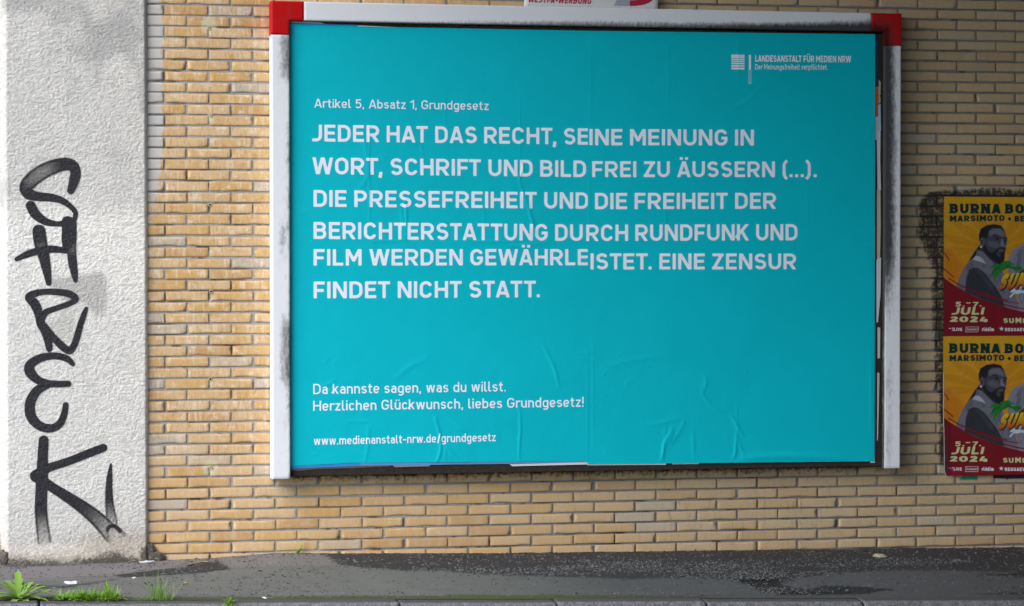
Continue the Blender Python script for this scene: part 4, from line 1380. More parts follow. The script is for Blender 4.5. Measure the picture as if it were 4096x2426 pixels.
# the teal poster: four pasted sheets with wrinkles
ZA = zoomer(1150, 350, 1.5623, YB)
ZB = zoomer(2250, 150, 1.3492, YB)
ZC = zoomer(1050, 1400, 1.79, YB)
ZD = zoomer(2350, 1300, 1.8563, YB)
WR = []                                            # (points, height, half width, lopsidedness)
for Zf, pts, h, w_ in ((ZA, [(508, 180), (512, 340), (508, 520), (512, 700), (507, 960)], 2.2, 5), (ZA, [(1452, 30), (1453, 300), (1452, 480)], 1.3, 4),
                       (ZA, [(1440, 420), (1470, 500), (1448, 580), (1470, 650), (1480, 690)], 3.5, 6), (ZA, [(1470, 640), (1500, 730), (1530, 840), (1545, 900), (1560, 960)], 4.5, 8),
                       (ZA, [(735, 690), (742, 800), (738, 955)], 4.0, 8), (ZA, [(705, 740), (722, 850), (728, 900)], 2.6, 8), (ZA, [(520, 962), (740, 960)], 3.0, 6), (ZA, [(1060, 962), (1300, 965), (1450, 962)], 3.0, 6),
                       (ZA, [(1640, 960), (1560, 978), (1430, 990), (1380, 985)], 3.0, 8), (ZA, [(830, 345), (850, 430)], 1.5, 6), (ZA, [(985, 30), (985, 260)], 1.0, 4), (ZA, [(15, 795), (90, 790), (130, 760)], 2.0, 4),
                       (ZA, [(1225, 700), (1228, 960)], 1.2, 5), (ZA, [(1885, 500), (1885, 900)], 1.0, 5), (ZA, [(470, 230), (500, 540), (430, 660)], 1.5, 12),
                       (ZC, [(1235, 490), (1262, 580), (1276, 690), (1262, 770), (1240, 806)], 5.5, 8), (ZC, [(1308, 680), (1350, 735), (1400, 780)], 3.0, 8), (ZC, [(1310, 690), (1308, 800)], 2.5, 6),
                       (ZC, [(1840, 410), (1846, 560), (1838, 700), (1838, 800)], 4.5, 7), (ZC, [(2015, -20), (2060, 70), (2095, 150), (2122, 270)], 4.5, 9), (ZC, [(760, 550), (752, 700), (730, 810)], 1.8, 8),
                       (ZC, [(1190, 430), (1240, 470), (1235, 520)], 2.0, 12), (ZC, [(1290, 430), (1400, 540), (1480, 600)], 1.6, 12), (ZC, [(430, 255), (490, 240), (520, 215)], 2.5, 9), (ZC, [(580, 510), (780, 515)], 1.2, 8),
                       (ZC, [(940, 220), (1040, 130), (1180, 60)], 1.5, 16), (ZC, [(2230, 22), (2330, 24), (2400, 15)], 2.0, 5), (ZC, [(2325, 30), (2330, 800)], 1.0, 4),
                       (ZD, [(630, 765), (600, 830), (572, 880), (560, 950), (540, 1010)], 6.0, 9), (ZD, [(640, 780), (610, 860), (585, 900)], 4.0, 8), (ZD, [(720, 690), (700, 760), (640, 850), (620, 900)], 2.6, 10), (ZD, [(562, 880), (562, 1025)], 3.5, 5),
                       (ZD, [(870, 368), (880, 440), (858, 500)], 3.0, 7), (ZD, [(862, 440), (850, 490), (872, 545), (920, 600), (985, 660), (1050, 700)], 2.8, 9), (ZD, [(1070, 680), (1110, 750), (1155, 835)], 5.0, 9),
                       (ZD, [(1108, 580), (1108, 780)], 1.3, 4), (ZD, [(1108, 780), (1100, 900), (1095, 960), (1078, 995)], 5.5, 9), (ZD, [(1120, 850), (1140, 920), (1170, 985)], 4.0, 11), (ZD, [(575, 700), (577, 860)], 1.2, 4),
                       (ZD, [(1120, 1002), (1250, 985), (1500, 975), (1750, 985), (1900, 1000)], 7.0, 22), (ZD, [(440, 745), (560, 725), (700, 690)], 1.6, 14), (ZD, [(120, 320), (350, 260), (560, 240)], 1.3, 14), (ZD, [(780, 780), (790, 980)], 1.8, 8),
                       (ZD, [(40, 0), (42, 1000)], 0.9, 5), (ZB, [(152, 0), (152, 450)], 1.0, 4), (ZB, [(572, 0), (570, 400)], 1.0, 4), (ZB, [(550, 860), (556, 1000), (552, 1150)], 2.5, 5), (ZB, [(950, 0), (948, 260)], 1.6, 5),
                       (ZB, [(1320, 780), (1322, 1110)], 1.0, 5), (ZB, [(900, 400), (1010, 330), (1100, 240)], 1.2, 14), (ZB, [(1690, 420), (1640, 560)], 1.4, 14), (ZB, [(1560, 1135), (1690, 1130)], 2.0, 6), (ZD, [(2100, 200), (2110, 800)], 1.5, 10)):
    WR.append(([Zf(*p) for p in smooth_pts(pts, 4)], h * (0.001 if h < 2 else 0.00062), w_ * 0.001))
BUMPS = [(*Zf(u, v), 0.002, 0.006) for Zf, L_ in ((ZC, [(450, 85), (515, 98), (470, 60), (380, 745), (1500, 10), (2440, 180), (2460, 740)]), (ZD, [(290, 432), (450, 310), (985, 292), (320, 415), (1175, 345), (1220, 860), (1090, 350), (1520, 260), (240, 220), (560, 130), (1070, 72)])) for u, v in L_]


def poster_h(X, Z):
    h = 0.0030 * (fbm(X * 3.0, Z * 3.0, 161, 3) - 0.5) + 0.0012 * (fbm(X * 14, Z * 14, 163, 3) - 0.5)
    for pts, hh, w_ in WR:
        p = np.array(pts)
        m = (X > p[:, 0].min() - 0.08) & (X < p[:, 0].max() + 0.08) & (Z > p[:, 1].min() - 0.08) & (Z < p[:, 1].max() + 0.08)
        if not m.any():
            continue
        x, z = X[m], Z[m]
        tv = np.sin(np.linspace(0.06, 0.94, len(pts)) * math.pi) ** 0.6
        d, (a,) = seg_dist(x, z, pts, (tv,))
        h[m] += hh * a * np.exp(-(d / w_) ** 2)
    for bx, bz, hh, w_ in BUMPS:
        h = h + hh * np.exp(-((X - bx) ** 2 + (Z - bz) ** 2) / w_ ** 2)
    return h


PL = xz(1158, 1000, YB)[0]
XS = xz(2351, 1000, YB)[0]                         # vertical seam
ZSL, ZSR = xz(1700, 967, YB)[1], xz(2900, 986, YB)[1]
PRt = xz(3498.5, 1000, YB)[0]
zbl = lambda x: np.interp(x, [0.70, 1.05, XS], [xz(1159, 1865, YB)[1], xz(1430, 1852, YB)[1], xz(2349, 1844.5, YB)[1]])
zbr = lambda x: np.interp(x, [XS, PRt], [xz(2351, 1857.5, YB)[1], xz(3497, 1846, YB)[1]])
ztop = lambda x: np.interp(x, [0.70, 1.2, XS, PRt], [xz(1159, 97, YB)[1], xz(1560, 109, YB)[1], xz(2350, 124, YB)[1], xz(3498, 138, YB)[1]])


class Sheet:
    def __init__(s, x0, x1, zlo, zhi, dy):
        s.dy = dy
        nx = int((x1 - x0) / 0.006)
        U = np.linspace(x0, x1, nx)
        zl, zh = zlo(U) + 0.0015 * (fbm(U * 30, U * 0, 171, 2) - 0.5), zhi(U)
        nz = int(np.max(zh - zl) / 0.006)
        T = np.linspace(0, 1, nz)
        Z = zl[:, None] + (zh - zl)[:, None] * T[None]
        X = np.broadcast_to(U[:, None], Z.shape).copy()
        Y = s.y(X.ravel(), Z.ravel())
        s.o = mk('poster_sheet', np.c_[X.ravel(), Y, Z.ravel()], grid_faces(nx, nz), M_TEAL, bill, None, True)

    def y(s, X, Z):
        return YB + s.dy - poster_h(X, Z)

    def ink(s):
        return Ink(lambda X, Z: s.y(X, Z) - 0.0009)


one = lambda v: (lambda x: np.full(np.shape(x), v))
TL = Sheet(PL, XS + 0.006, one(ZSL), ztop, 0.0)
BL = Sheet(PL, XS + 0.006, zbl, one(ZSL + 0.006), -0.0006)
TR = Sheet(XS, PRt, one(ZSR), ztop, -0.0012)
BR = Sheet(XS, PRt, zbr, one(ZSR + 0.006), -0.0018)


def T(px, py):
    return xz(px, py, YB)


cm = lambda px: px * (CP[1] * -1 + YB) / F * 0.985       # pixels to metres, left part of the poster
k1 = TL.ink()
k1.text('Artikel 5, Absatz 1, Grundgesetz', T(1257.5, 431.3), T(1954.6, 441.5), cm(36.5), w=0.135, gap=0.13, space=0.48)
WB = 0.180
k1.text('JEDER HAT DAS RECHT, SE', T(1249, 566.5), T(2353.5, 580), cm(68.5), w=WB)
k1.text('WORT, SCHRIFT UND BILD', T(1249.2, 697.6), T(2344.4, 709.7), cm(69), w=WB)
k1.text('DIE PRESSEFREIHEIT UND', T(1254.3, 828), T(2353.4, 836.5), cm(68.5), w=WB)
k1.text('BERICHTERSTATTUNG DU', T(1254.3, 956.8), T(2331, 965), cm(69.5), w=WB)
k1.build('lettering', M_LETTER, TL.o)
k2 = TR.ink()
k2.text('INE MEINUNG IN', T(2357.5, 582), T(3015.6, 583.6), cm(68), w=WB)
k2.text('FREI ZU ÄUSSERN (...).', T(2368.6, 709.6), T(3267, 709.6), cm(66.5), w=WB)
k2.text('DIE FREIHEIT DER', T(2379.7, 838), T(3103.9, 836.3), cm(68), w=WB)
k2.text('RCH RUNDFUNK UND', T(2344.5, 965.6), T(3189.9, 962.4), cm(69), w=WB)
k2.build('lettering', M_LETTER, TR.o)
k2 = TR.ink()
L7 = zoomer(2850, 180, 3.855, YB)
for a, b in ((155, 166), (172, 185), (193, 207), (219, 234), (247, 263), (279, 300), (316, 338), (354, 379)):
    k2.bar(L7(289, b), L7(492, a), 14, 1)
k2.build('emblem_stripes', M_LETTER, TR.o)
k2 = TR.ink()
k2.bar(L7(558, 385), L7(593, 158), 2, 14)
for a in ((558, 565, 385.5, 599), (587, 594, 385.5, 599), (565.2, 586.8, 591, 599)):
    k2.bar(L7(a[0], a[3]), L7(a[1], a[2]), 1, 14)
k2.build('emblem_bar', M_LETTER, TR.o)
k2 = TR.ink()
k2.text('LANDESANSTALT FÜR MEDIEN NRW', L7(657, 262), L7(2135, 272), cm(27.5), w=0.20, gap=0.12, space=0.42)
k2.text('Der Meinungsfreiheit verpflichtet.', L7(657, 382), L7(1775, 386), cm(22.8), w=0.14, gap=0.14, space=0.42)
k2.build('lettering', M_LETTER, TR.o)
k3 = BL.ink()
k3.text('FILM WERDEN GEWÄHRLE', T(1254.3, 1063.7), T(2354.0, 1062), cm(67.5), w=WB)
k3.text('FINDET NICHT STATT.', T(1254.3, 1194.9), T(2160, 1190.4), cm(69), w=WB)
k3.text('Da kannste sagen, was du willst.', T(1252.8, 1577.7), T(2023.2, 1566.5), cm(42), w=0.14, gap=0.13, space=0.48)
k3.text('Herzlichen Glückwunsch, liebes Grundgesetz!', T(1252.8, 1644.7), T(2334.9, 1628), cm(41.5), w=0.14, gap=0.13, space=0.48)
k3.text('www.medienanstalt-nrw.de/grundgesetz', T(1255.6, 1781), T(1983, 1766), cm(34.5), w=0.15, gap=0.125, space=0.42)
k3.build('lettering', M_LETTER, BL.o)
k4 = BR.ink()
k4.text('ISTET. EINE ZENSUR', T(2362, 1079), T(3183.9, 1078.7), cm(67.5), w=WB)
k4.build('lettering', M_LETTER, BR.o)

# ------------------------------------------------------------------ sign above the billboard
ZS6 = zoomer(2050, 0, 3.855, -0.06)
sx0, sz0 = ZS6(193, 72)
sx1, sz1 = ZS6(2245, 147)
sign = thing('company_sign', ((sx0 + sx1) / 2, -0.045, sz1), 'white enamel sign with red italic lettering on the wall just above the billboard frame', 'sign')
zs_t = sz1 + 0.30
xs, zs = gridlist(sx0, sx1, 0.02), gridlist(sz1, zs_t, 0.012)
V, Fc, n = gridplate(xs, zs, np.ones((len(xs) - 1, len(zs) - 1), bool), -0.06, -0.03, 0.004)
mk('sign_panel', V, Fc, M_SIGN, sign, dict(dirt=0.10 + 0.25 * np.exp(-(V[:, 2] - sz1) / 0.012) + 0.12 * sstep(0.5, 0.7, fbm(V[:, 0] * 8, V[:, 2] * 8, 181, 3))))
mb = MB()
for bx in (sx0 + 0.08, sx1 - 0.08):
    mb = MB()
    mb.box(bx - 0.015, bx + 0.015, -0.029, -0.001, sz1 + 0.02, zs_t - 0.02)
    mb.build('sign_bracket', M_BOARD, sign)
ik = Ink(lambda X, Z: np.full(X.shape, -0.0612))
V0, V1 = ZS6(235, 38), ZS6(1205, 70)
ik.text('WESTFA-WERBUNG', V0, V1, 0.038, w=0.22, shear=0.22, gap=0.17)
ik.build('lettering', simple('sign_red', (0.42, 0.015, 0.05), 0.5, 0.15, 40), sign)
ik = Ink(lambda X, Z: np.full(X.shape, -0.0612))
q = [ZS6(*p) for p in [(1562, 90), (1797, 97), (1815, 6), (1605, 3)]]
ik.poly(q)
ik.build('emblem_bar', simple('sign_grey', (0.33, 0.36, 0.40), 0.5, 0.1, 40), sign)
ik = Ink(lambda X, Z: np.full(X.shape, -0.0612))
ctr = smooth_pts([ZS6(*p) for p in [(1806, 52), (1900, 50), (2020, 30), (2110, -10), (2150, -80), (2120, -160)]], 6)
ik.stroke(ctr, np.full(len(ctr), 92 / 3.855 * 13.8 / F))
ik.build('emblem_swoosh', simple('sign_red_swoosh', (0.42, 0.015, 0.05), 0.5, 0.15, 40), sign)

# ------------------------------------------------------------------ the two festival posters on the wall
M_PRINT = mat_attrcol('printed_poster_paper', 0.5, 0.35)
M_PGREEN = simple('dark_green_ink', (0.004, 0.030, 0.026), 0.5, 0.1, 60)
M_PCREAM = simple('cream_ink', (0.58, 0.58, 0.30), 0.5, 0.1, 60)
M_PWHITE = simple('white_ink', (0.68, 0.68, 0.70), 0.5, 0.1, 60)
M_PMAG = simple('magenta_ink', (0.32, 0.01, 0.20), 0.5, 0.1, 60)
YQ = -0.012


def paint_poster(u, v):
    """printed picture: flat colours in poster coordinates (u right, v down)"""
    n = u.shape
    c = np.zeros(n + (3,))
    t = np.clip((v - 185) / 700, 0, 1)[..., None]
    c[:] = np.array([0.62, 0.335, 0.010]) * (1 - t) + np.array([0.58, 0.235, 0.008]) * t

    def put(mask, col):
        nonlocal c
        m = np.clip(mask, 0, 1)[..., None]
        c = c * (1 - m) + np.array(col) * m
    # big palm leaf pattern behind
    for ang in range(-10, 200, 24):
        a = math.radians(ang)
        tip = (800 + 620 * math.cos(a), 640 - 420 * math.sin(a))
        mid1 = (800 + 330 * math.cos(a + 0.16), 640 - 230 * math.sin(a + 0.16))
        mid2 = (800 + 330 * math.cos(a - 0.16), 640 - 230 * math.sin(a - 0.16))
        put(0.38 * poly_soft(u, v, [(800, 640), mid1, tip, mid2], 5), (0.46, 0.17, 0.006))
    put(0.5 * poly_soft(u, v, [(372, 620), (450, 660), (560, 780), (520, 900), (440, 900), (372, 850)], 25), (0.52, 0.13, 0.006))
    put(0.10 * sstep(0.55, 0.75, fbm(u / 30, v / 60, 191, 3)), (0.7, 0.5, 0.2))
    # second person's jacket, right
    put(poly_soft(u, v, [(1260, 570), (1110, 580), (1050, 588), (985, 615), (950, 645), (925, 700), (895, 770), (940, 860), (1000, 1000), (1010, 1160), (1260, 1200)], 3), (0.21, 0.22, 0.29))
    put(0.5 * poly_soft(u, v, [(1000, 640), (1040, 620), (1030, 760), (1040, 900), (1000, 900), (985, 760)], 8), (0.07, 0.07, 0.10))
    put(0.6 * poly_soft(u, v, [(930, 730), (980, 680), (985, 720), (930, 790)], 8), (0.22, 0.225, 0.28))
    put(0.35 * sstep(0.5, 0.7, fbm(u / 14, v / 40, 193, 3)) * poly_in(u, v, [(1260, 590), (1050, 600), (900, 770), (1010, 1150), (1260, 1180)]), (0.05, 0.05, 0.08))
    # man: tied hair, neck, head
    hair = (0.012, 0.013, 0.018)
    put(poly_soft(u, v, [(690, 590), (672, 600), (640, 640), (600, 700), (572, 752), (620, 725), (660, 690), (700, 640)], 3), hair)
    put(poly_soft(u, v, [(680, 600), (730, 640), (860, 760), (840, 800), (740, 760), (660, 680)], 3), (0.03, 0.031, 0.038))
    head = [(674, 545), (672, 500), (690, 458), (735, 430), (800, 422), (850, 434), (886, 474), (900, 520), (913, 546), (906, 566), (906, 590), (898, 612), (899, 632), (889, 652), (887, 700), (882, 740), (860, 762), (828, 752), (780, 715), (728, 668), (690, 625)]
    put(poly_soft(u, v, head, 2.5), (0.055, 0.056, 0.072))
    put(0.85 * poly_soft(u, v, [(752, 478), (790, 458), (845, 456), (880, 490), (893, 530), (860, 520), (800, 505), (755, 520)], 10), (0.155, 0.16, 0.20))
    put(0.7 * poly_soft(u, v, [(745, 560), (790, 560), (830, 575), (850, 600), (830, 622), (790, 620), (750, 600)], 12), (0.12, 0.124, 0.155))
    put(0.9 * poly_soft(u, v, [(858, 545), (872, 545), (880, 590), (896, 600), (888, 612), (862, 610), (850, 596)], 6), (0.18, 0.185, 0.23))
    put(0.6 * poly_soft(u, v, [(888, 555), (905, 560), (900, 580), (890, 580)], 5), (0.12, 0.122, 0.15))
    # brows, eyes, nostril, mouth
    put(poly_soft(u, v, [(788, 512), (815, 506), (842, 520), (840, 528), (812, 516), (790, 522)], 2.5), (0.014, 0.014, 0.02))
    put(poly_soft(u, v, [(872, 532), (893, 534), (906, 546), (900, 550), (884, 542)], 2.5), (0.014, 0.014, 0.02))
    put(poly_soft(u, v, [(796, 536), (815, 527), (838, 540), (836, 552), (812, 551)], 3), (0.010, 0.010, 0.015))
    put(poly_soft(u, v, [(876, 560), (892, 556), (903, 566), (898, 575), (884, 572)], 3), (0.010, 0.010, 0.015))
    put(0.8 * poly_soft(u, v, [(806, 540), (813, 538), (814, 545), (806, 546)], 1.5), (0.16, 0.16, 0.19))
    put(0.8 * poly_soft(u, v, [(858, 606), (872, 612), (888, 610), (886, 616), (866, 618)], 2.5), (0.012, 0.012, 0.018))
    # beard, moustache
    put(poly_soft(u, v, [(722, 590), (742, 640), (775, 665), (810, 640), (830, 624), (858, 618), (880, 622), (897, 630), (889, 655), (887, 700), (880, 742), (858, 762), (826, 752), (780, 716), (728, 668), (700, 630)], 6), (0.013, 0.013, 0.018))
    put(0.8 * poly_soft(u, v, [(818, 655), (840, 650), (855, 672), (845, 700), (825, 690)], 9), (0.07, 0.071, 0.09))
    put(0.9 * poly_soft(u, v, [(832, 638), (856, 630), (872, 634), (884, 634), (876, 650), (856, 656), (838, 648)], 4), (0.115, 0.105, 0.125))
    put(poly_soft(u, v, [(834, 640), (858, 641), (882, 639), (858, 645)], 1.5), (0.02, 0.018, 0.02))
    # hair line and ear
    put(poly_soft(u, v, [(670, 560), (668, 505), (684, 458), (735, 427), (800, 418), (855, 430), (888, 470), (840, 450), (780, 452), (752, 474), (744, 520), (728, 545), (715, 530), (690, 530), (680, 560)], 4), hair)
    put(0.9 * poly_soft(u, v, [(678, 545), (700, 532), (713, 552), (711, 590), (700, 612), (686, 604), (676, 575)], 3), (0.095, 0.096, 0.115))
    put(0.8 * poly_soft(u, v, [(684, 560), (697, 548), (704, 566), (700, 592), (690, 590)], 3), (0.03, 0.03, 0.04))
    put(sstep(9, 6, np.hypot(u - 687, v - 611)), (0.75, 0.75, 0.78))
    # jacket
    put(poly_soft(u, v, [(652, 634), (700, 652), (752, 706), (800, 750), (856, 772), (880, 840), (930, 920), (975, 1000), (1000, 1085), (1010, 1160), (860, 1110), (700, 1062), (540, 990), (474, 944), (500, 880), (530, 810), (565, 755), (610, 712), (640, 690)], 3), (0.155, 0.160, 0.205))
    put(0.55 * sstep(0.45, 0.7, fbm(u / 22, v / 45, 195, 3)) * poly_in(u, v, [(652, 634), (856, 772), (1000, 1085), (860, 1110), (540, 990), (474, 944), (565, 755)]), (0.075, 0.078, 0.10))
    put(poly_soft(u, v, [(640, 688), (668, 690), (700, 715), (730, 757), (690, 740), (616, 718)], 2.5), (0.42, 0.44, 0.50))
    put(0.9 * poly_soft(u, v, [(560, 880), (585, 810), (620, 786), (665, 792), (720, 835), (770, 900), (820, 965), (868, 1050), (890, 1120), (800, 1098), (700, 1060), (550, 992)], 4), (0.018, 0.019, 0.025))
    put(0.5 * poly_soft(u, v, [(640, 800), (670, 805), (780, 930), (800, 1000), (760, 960), (700, 880)], 14), (0.07, 0.072, 0.09))
    # red lower field with brushed upper edge
    red = (0.19, 0.006, 0.014)
    put(poly_soft(u, v, [(330, 845), (374, 872), (430, 915), (480, 948), (560, 995), (640, 1035), (720, 1068), (800, 1094), (880, 1118), (960, 1142), (1052, 1163), (1260, 1195), (1260, 1400), (330, 1400)], 2), red)
    for pts, w_ in (([(415, 880), (480, 920), (560, 960), (640, 992), (720, 1014), (800, 1040), (905, 1062)], 8), ([(640, 1005), (760, 1040), (900, 1075), (1005, 1090)], 6), ([(880, 1100), (980, 1125), (1060, 1140)], 8), ([(370, 660), (395, 690), (415, 725)], 7), ([(370, 795), (410, 830), (452, 866)], 7)):
        put(sstep(w_, w_ * 0.4, seg_dist(u, v, pts)), red)
    # palms and splash of the emblem
    for (px, py), lv in (((862, 800), [(760, 790), (775, 850), (805, 900), (900, 735), (975, 760), (960, 790), (940, 735)]), ((985, 815), [(930, 795), (950, 780), (1020, 775), (1035, 795), (1000, 770)])):
        for k, (tx, ty) in enumerate(lv):
            mx, my = (px + tx) / 2 + (ty - py) * 0.18 * (1 if tx > px else -1), (py + ty) / 2 - abs(tx - px) * 0.22
            pts = [tuple(p) for p in smooth_pts([(px, py), (mx, my), (tx, ty)], 6)]
            wv = np.sin(np.linspace(0.25, 1.0, len(pts)) * math.pi) * (17 if px < 900 else 9) + 2.5
            d, (a,) = seg_dist(u, v, pts, (wv,))
            put(sstep(a + 1.5, a - 1.5, d), (0.010, 0.13, 0.020) if k % 2 else (0.016, 0.19, 0.030))
    put(poly_soft(u, v, [(1000, 840), (1052, 795), (1100, 800), (1100, 860), (1000, 860)], 3), (0.11, 0.025, 0.01))
    for pts, w_ in (([(925, 960), (975, 975), (1030, 955), (1100, 965)], 14), ([(935, 1035), (965, 1005), (1010, 1000), (1060, 985)], 9), ([(945, 990), (1000, 985), (1100, 1005)], 12)):
        put(sstep(w_, w_ * 0.5, seg_dist(u, v, pts) + 8 * (fbm(u / 10, v / 10, 197, 2) - 0.5)), (0.55, 0.66, 0.78))
    put(0.9 * poly_soft(u, v, [(1010, 960), (1052, 950), (1100, 955), (1090, 985), (1030, 985)], 6), (0.12, 0.40, 0.62))
    return c


def festival_poster(dv, du, label, curl):
    Q = zoomer(3600, 700, 2.12, YQ)
    P = lambda u, v: Q(u + du, v + dv)
    x0, zt = P(372, 186)
    zb = P(372, 1369)[1]
    x1 = x0 + 0.594
    root = thing('festival_poster', ((x0 + x1) / 2, YQ, zb), label, 'poster', 'festival posters pasted one above the other')
    xs, zs = np.linspace(x0, x1, 220), np.linspace(zb, zt, 312)
    X, Z = np.meshgrid(xs, zs, indexing='ij')

    def yq(X, Z):
        h = 0.004 * (fbm(X * 5, Z * 5, 201 + int(dv), 3) - 0.3) + 0.0015 * (fbm(X * 18, Z * 18, 203, 2) - 0.5)
        h = h + 0.0012 * (0.5 - 0.5 * np.cos(Z / 0.0625 * 2 * math.pi)) * 0.4
        if curl:
            h = h + 0.018 * (1 - sstep(0.0, 0.05, X - x0)) * (1 - sstep(0.05, 0.5, Z - zb)) + 0.012 * (1 - sstep(0, 0.04, Z - zb)) * sstep(0.0, 0.1, X - x0)
        return YQ - h
    Y = yq(X, Z)
    pu, pv_ = proj(X, np.full(X.shape, YQ), Z)
    u, v = (pu - 3600) * 2.12 - du, (pv_ - 700) * 2.12 - dv
    col = paint_poster(u, v)
    Xw = X.copy()
    if curl:                                       # worn, slightly bowed left edge and rounded lower corner
        k = (1 - sstep(0, 0.06, X - x0))
        Xw = Xw + k * (-0.004 + 0.012 * (1 - sstep(0.0, 0.035, Z - zb)) + 0.003 * fbm(Z * 12, Z * 0, 205, 2))
        Z = Z + 0.0
        edge = (X - x0 < 0.004) & (Z - zb < 0.62)
        col[edge] = (0.62, 0.62, 0.60)
    sh = mk('printed_sheet', np.stack([Xw, Y, Z], -1).reshape(-1, 3), grid_faces(len(xs), len(zs)), M_PRINT, root, dict(print=col.reshape(-1, 3)), True)
    lift = lambda X, Z: yq(X, Z) - 0.0009
    k = Ink(lift)
    pc = 1 / 2.12 * 13.9 / F * 1.04                  # poster units to metres
    k.text('BURNA BOY', P(420, 328), P(1136, 330), 84 * pc, w=0.27, serif=0.075, gap=0.16, space=0.36)
    k.text('MARSIMOTO', P(422, 397), P(885, 392), 51 * pc, w=0.26, serif=0.055, gap=0.15)
    k.text('BE', P(970, 397), P(1053, 397), 51 * pc, w=0.26, serif=0.055, gap=0.16)
    k.poly([P(928, 392), P(945, 374), P(928, 356), P(911, 374)])
    k.build('band_lettering', M_PGREEN, root)
    k = Ink(lift)
    k.text('5.–7.', P(468, 1120), P(690, 1117), 40 * pc, w=0.22, shear=0.1, gap=0.16, jitter=0.06)
    k.text('JULI', P(436, 1188), P(706, 1184), 64 * pc, w=0.22, shear=0.25, gap=0.14, jitter=0.07)
    k.text('2024', P(422, 1248), P(742, 1250), 48 * pc, w=0.26, shear=0.12, gap=0.16, jitter=0.07)
    k.text('SUMM', P(876, 1258), P(1090, 1256), 42 * pc, w=0.24, shear=0.0, gap=0.22, jitter=0.12)
    k.build('date_lettering', M_PCREAM, root)
    k = Ink(lift)
    k.poly([P(432, 1332), P(456, 1332), P(452, 1290), P(434, 1290)], -0.0004)
    k.build('logo_block', M_PMAG, root)
    k = Ink(lift)
    k.text('1LIVE', P(442, 1323), P(526, 1325), 27 * pc, w=0.24)
    k.text('WDR', P(413, 1307), P(434, 1308), 8 * pc, w=0.2, cell=1 / 10)
    for a, b, c_, d_ in ((557, 667, 1289, 1292), (553, 662, 1331, 1334)):
        k.poly([P(a, d_), P(b, d_), P(b, c_), P(a, c_)])
    k.poly([P(553, 1331), P(556, 1331), P(560, 1292), P(557, 1292)])
    k.poly([P(660, 1331), P(663, 1331), P(667, 1292), P(664, 1292)])
    k.text('Rockpalast', P(562, 1321), P(658, 1320), 22 * pc, w=0.15, shear=0.3, cell=1 / 14)
    k.text('riddim', P(695, 1326), P(797, 1326), 32 * pc, w=0.24)
    k.text('REGGAEVIL', P(890, 1327), P(1092, 1327), 29 * pc, w=0.24)
    star = []
    for i in range(10):
        a, r = math.pi / 2 + i * math.pi / 5, (22 if i % 2 == 0 else 8)
        star.append(P(860 + r * math.cos(a), 1306 - r * math.sin(a)))
    for i in range(0, 10, 2):
        k.poly([P(860, 1306), star[i - 1], star[i], star[(i + 1) % 10]])
    k.build('sponsor_lettering', M_PWHITE, root)
    # emblem lettering: red to yellow, dark outline behind
    for nm, w_, lf, cols in (('emblem_outline', 0.50, -0.0003, None), ('emblem_lettering', 0.27, 0.0002, 1)):
        V, Fc, Wd = text_flat('SUMM', w_, gap=0.14 - (0.23 if cols is None else 0), cell=1 / 16)
        if cols is None:
            V, Fc, Wd = text_flat('SUMM', 0.30, gap=0.11, cell=1 / 16)
        p0, p1 = np.array(P(822, 980)), np.array(P(1140, 958))
        hgt = 140 * pc
        if cols is None:
            p0, p1 = p0 + [0.006, -0.006], p1 + [0.006, -0.006]
        e = p1 - p0
        Pq = p0 + np.outer(V[:, 0] / Wd, e) + np.outer(V[:, 1], [0.42 * hgt, hgt])
        kk = Ink(lift)
        kk.flat(Pq, Fc, lf)
        if cols is None:
            kk.build(nm, M_PGREEN, root)
        else:
            t = np.clip(V[:, 1], 0, 1)[:, None]
            cc = np.array([0.45, 0.02, 0.01]) * (1 - t) + np.array([0.72, 0.55, 0.02]) * t
            kk.build(nm, M_PRINT, root, attrs=dict(print=cc))
    return root


festival_poster(0, 0, 'upper of two orange and red festival posters, its straight left edge in black paste', False)
festival_poster(1184, -3, 'lower of two orange and red festival posters, with a curling pale bottom left corner', True)
# scrap of an older green poster under the lower one
Qs = zoomer(3600, 1300, 2.12, -0.006)
pts = [Qs(*p) for p in [(500, 1312), (650, 1310), (655, 1284), (640, 1260), (540, 1260), (525, 1288)]]
o = mk('paper_scrap', [(a, -0.0065, b) for a, b in pts], [tuple(range(len(pts)))], simple('green_paper', (0.02, 0.20, 0.12), 0.7), None)
tag(o, 'torn strip of green paper sticking out under the lower festival poster', 'paper scrap')
pts = [Qs(*p) for p in [(790, 1300), (900, 1304), (908, 1318), (915, 1304), (1060, 1302), (1200, 1300), (1200, 1262), (790, 1262)]]
o = mk('paper_scrap', [(a, -0.0065, b) for a, b in pts], [tuple(range(len(pts)))], simple('black_paper', (0.018, 0.012, 0.03), 0.7), None)
tag(o, 'ragged dark purple paper strip below the bottom edge of the lower festival poster', 'paper scrap')

# ------------------------------------------------------------------ plants, litter, loose stones
M_DAND = mat_leaf('dandelion_leaf', (0.14, 0.26, 0.035), (0.24, 0.40, 0.07))
M_GRASS = mat_leaf('grass_blade', (0.11, 0.24, 0.02), (0.21, 0.37, 0.04))
M_WEED = mat_leaf('weed_leaf', (0.13, 0.27, 0.03), (0.24, 0.42, 0.05))


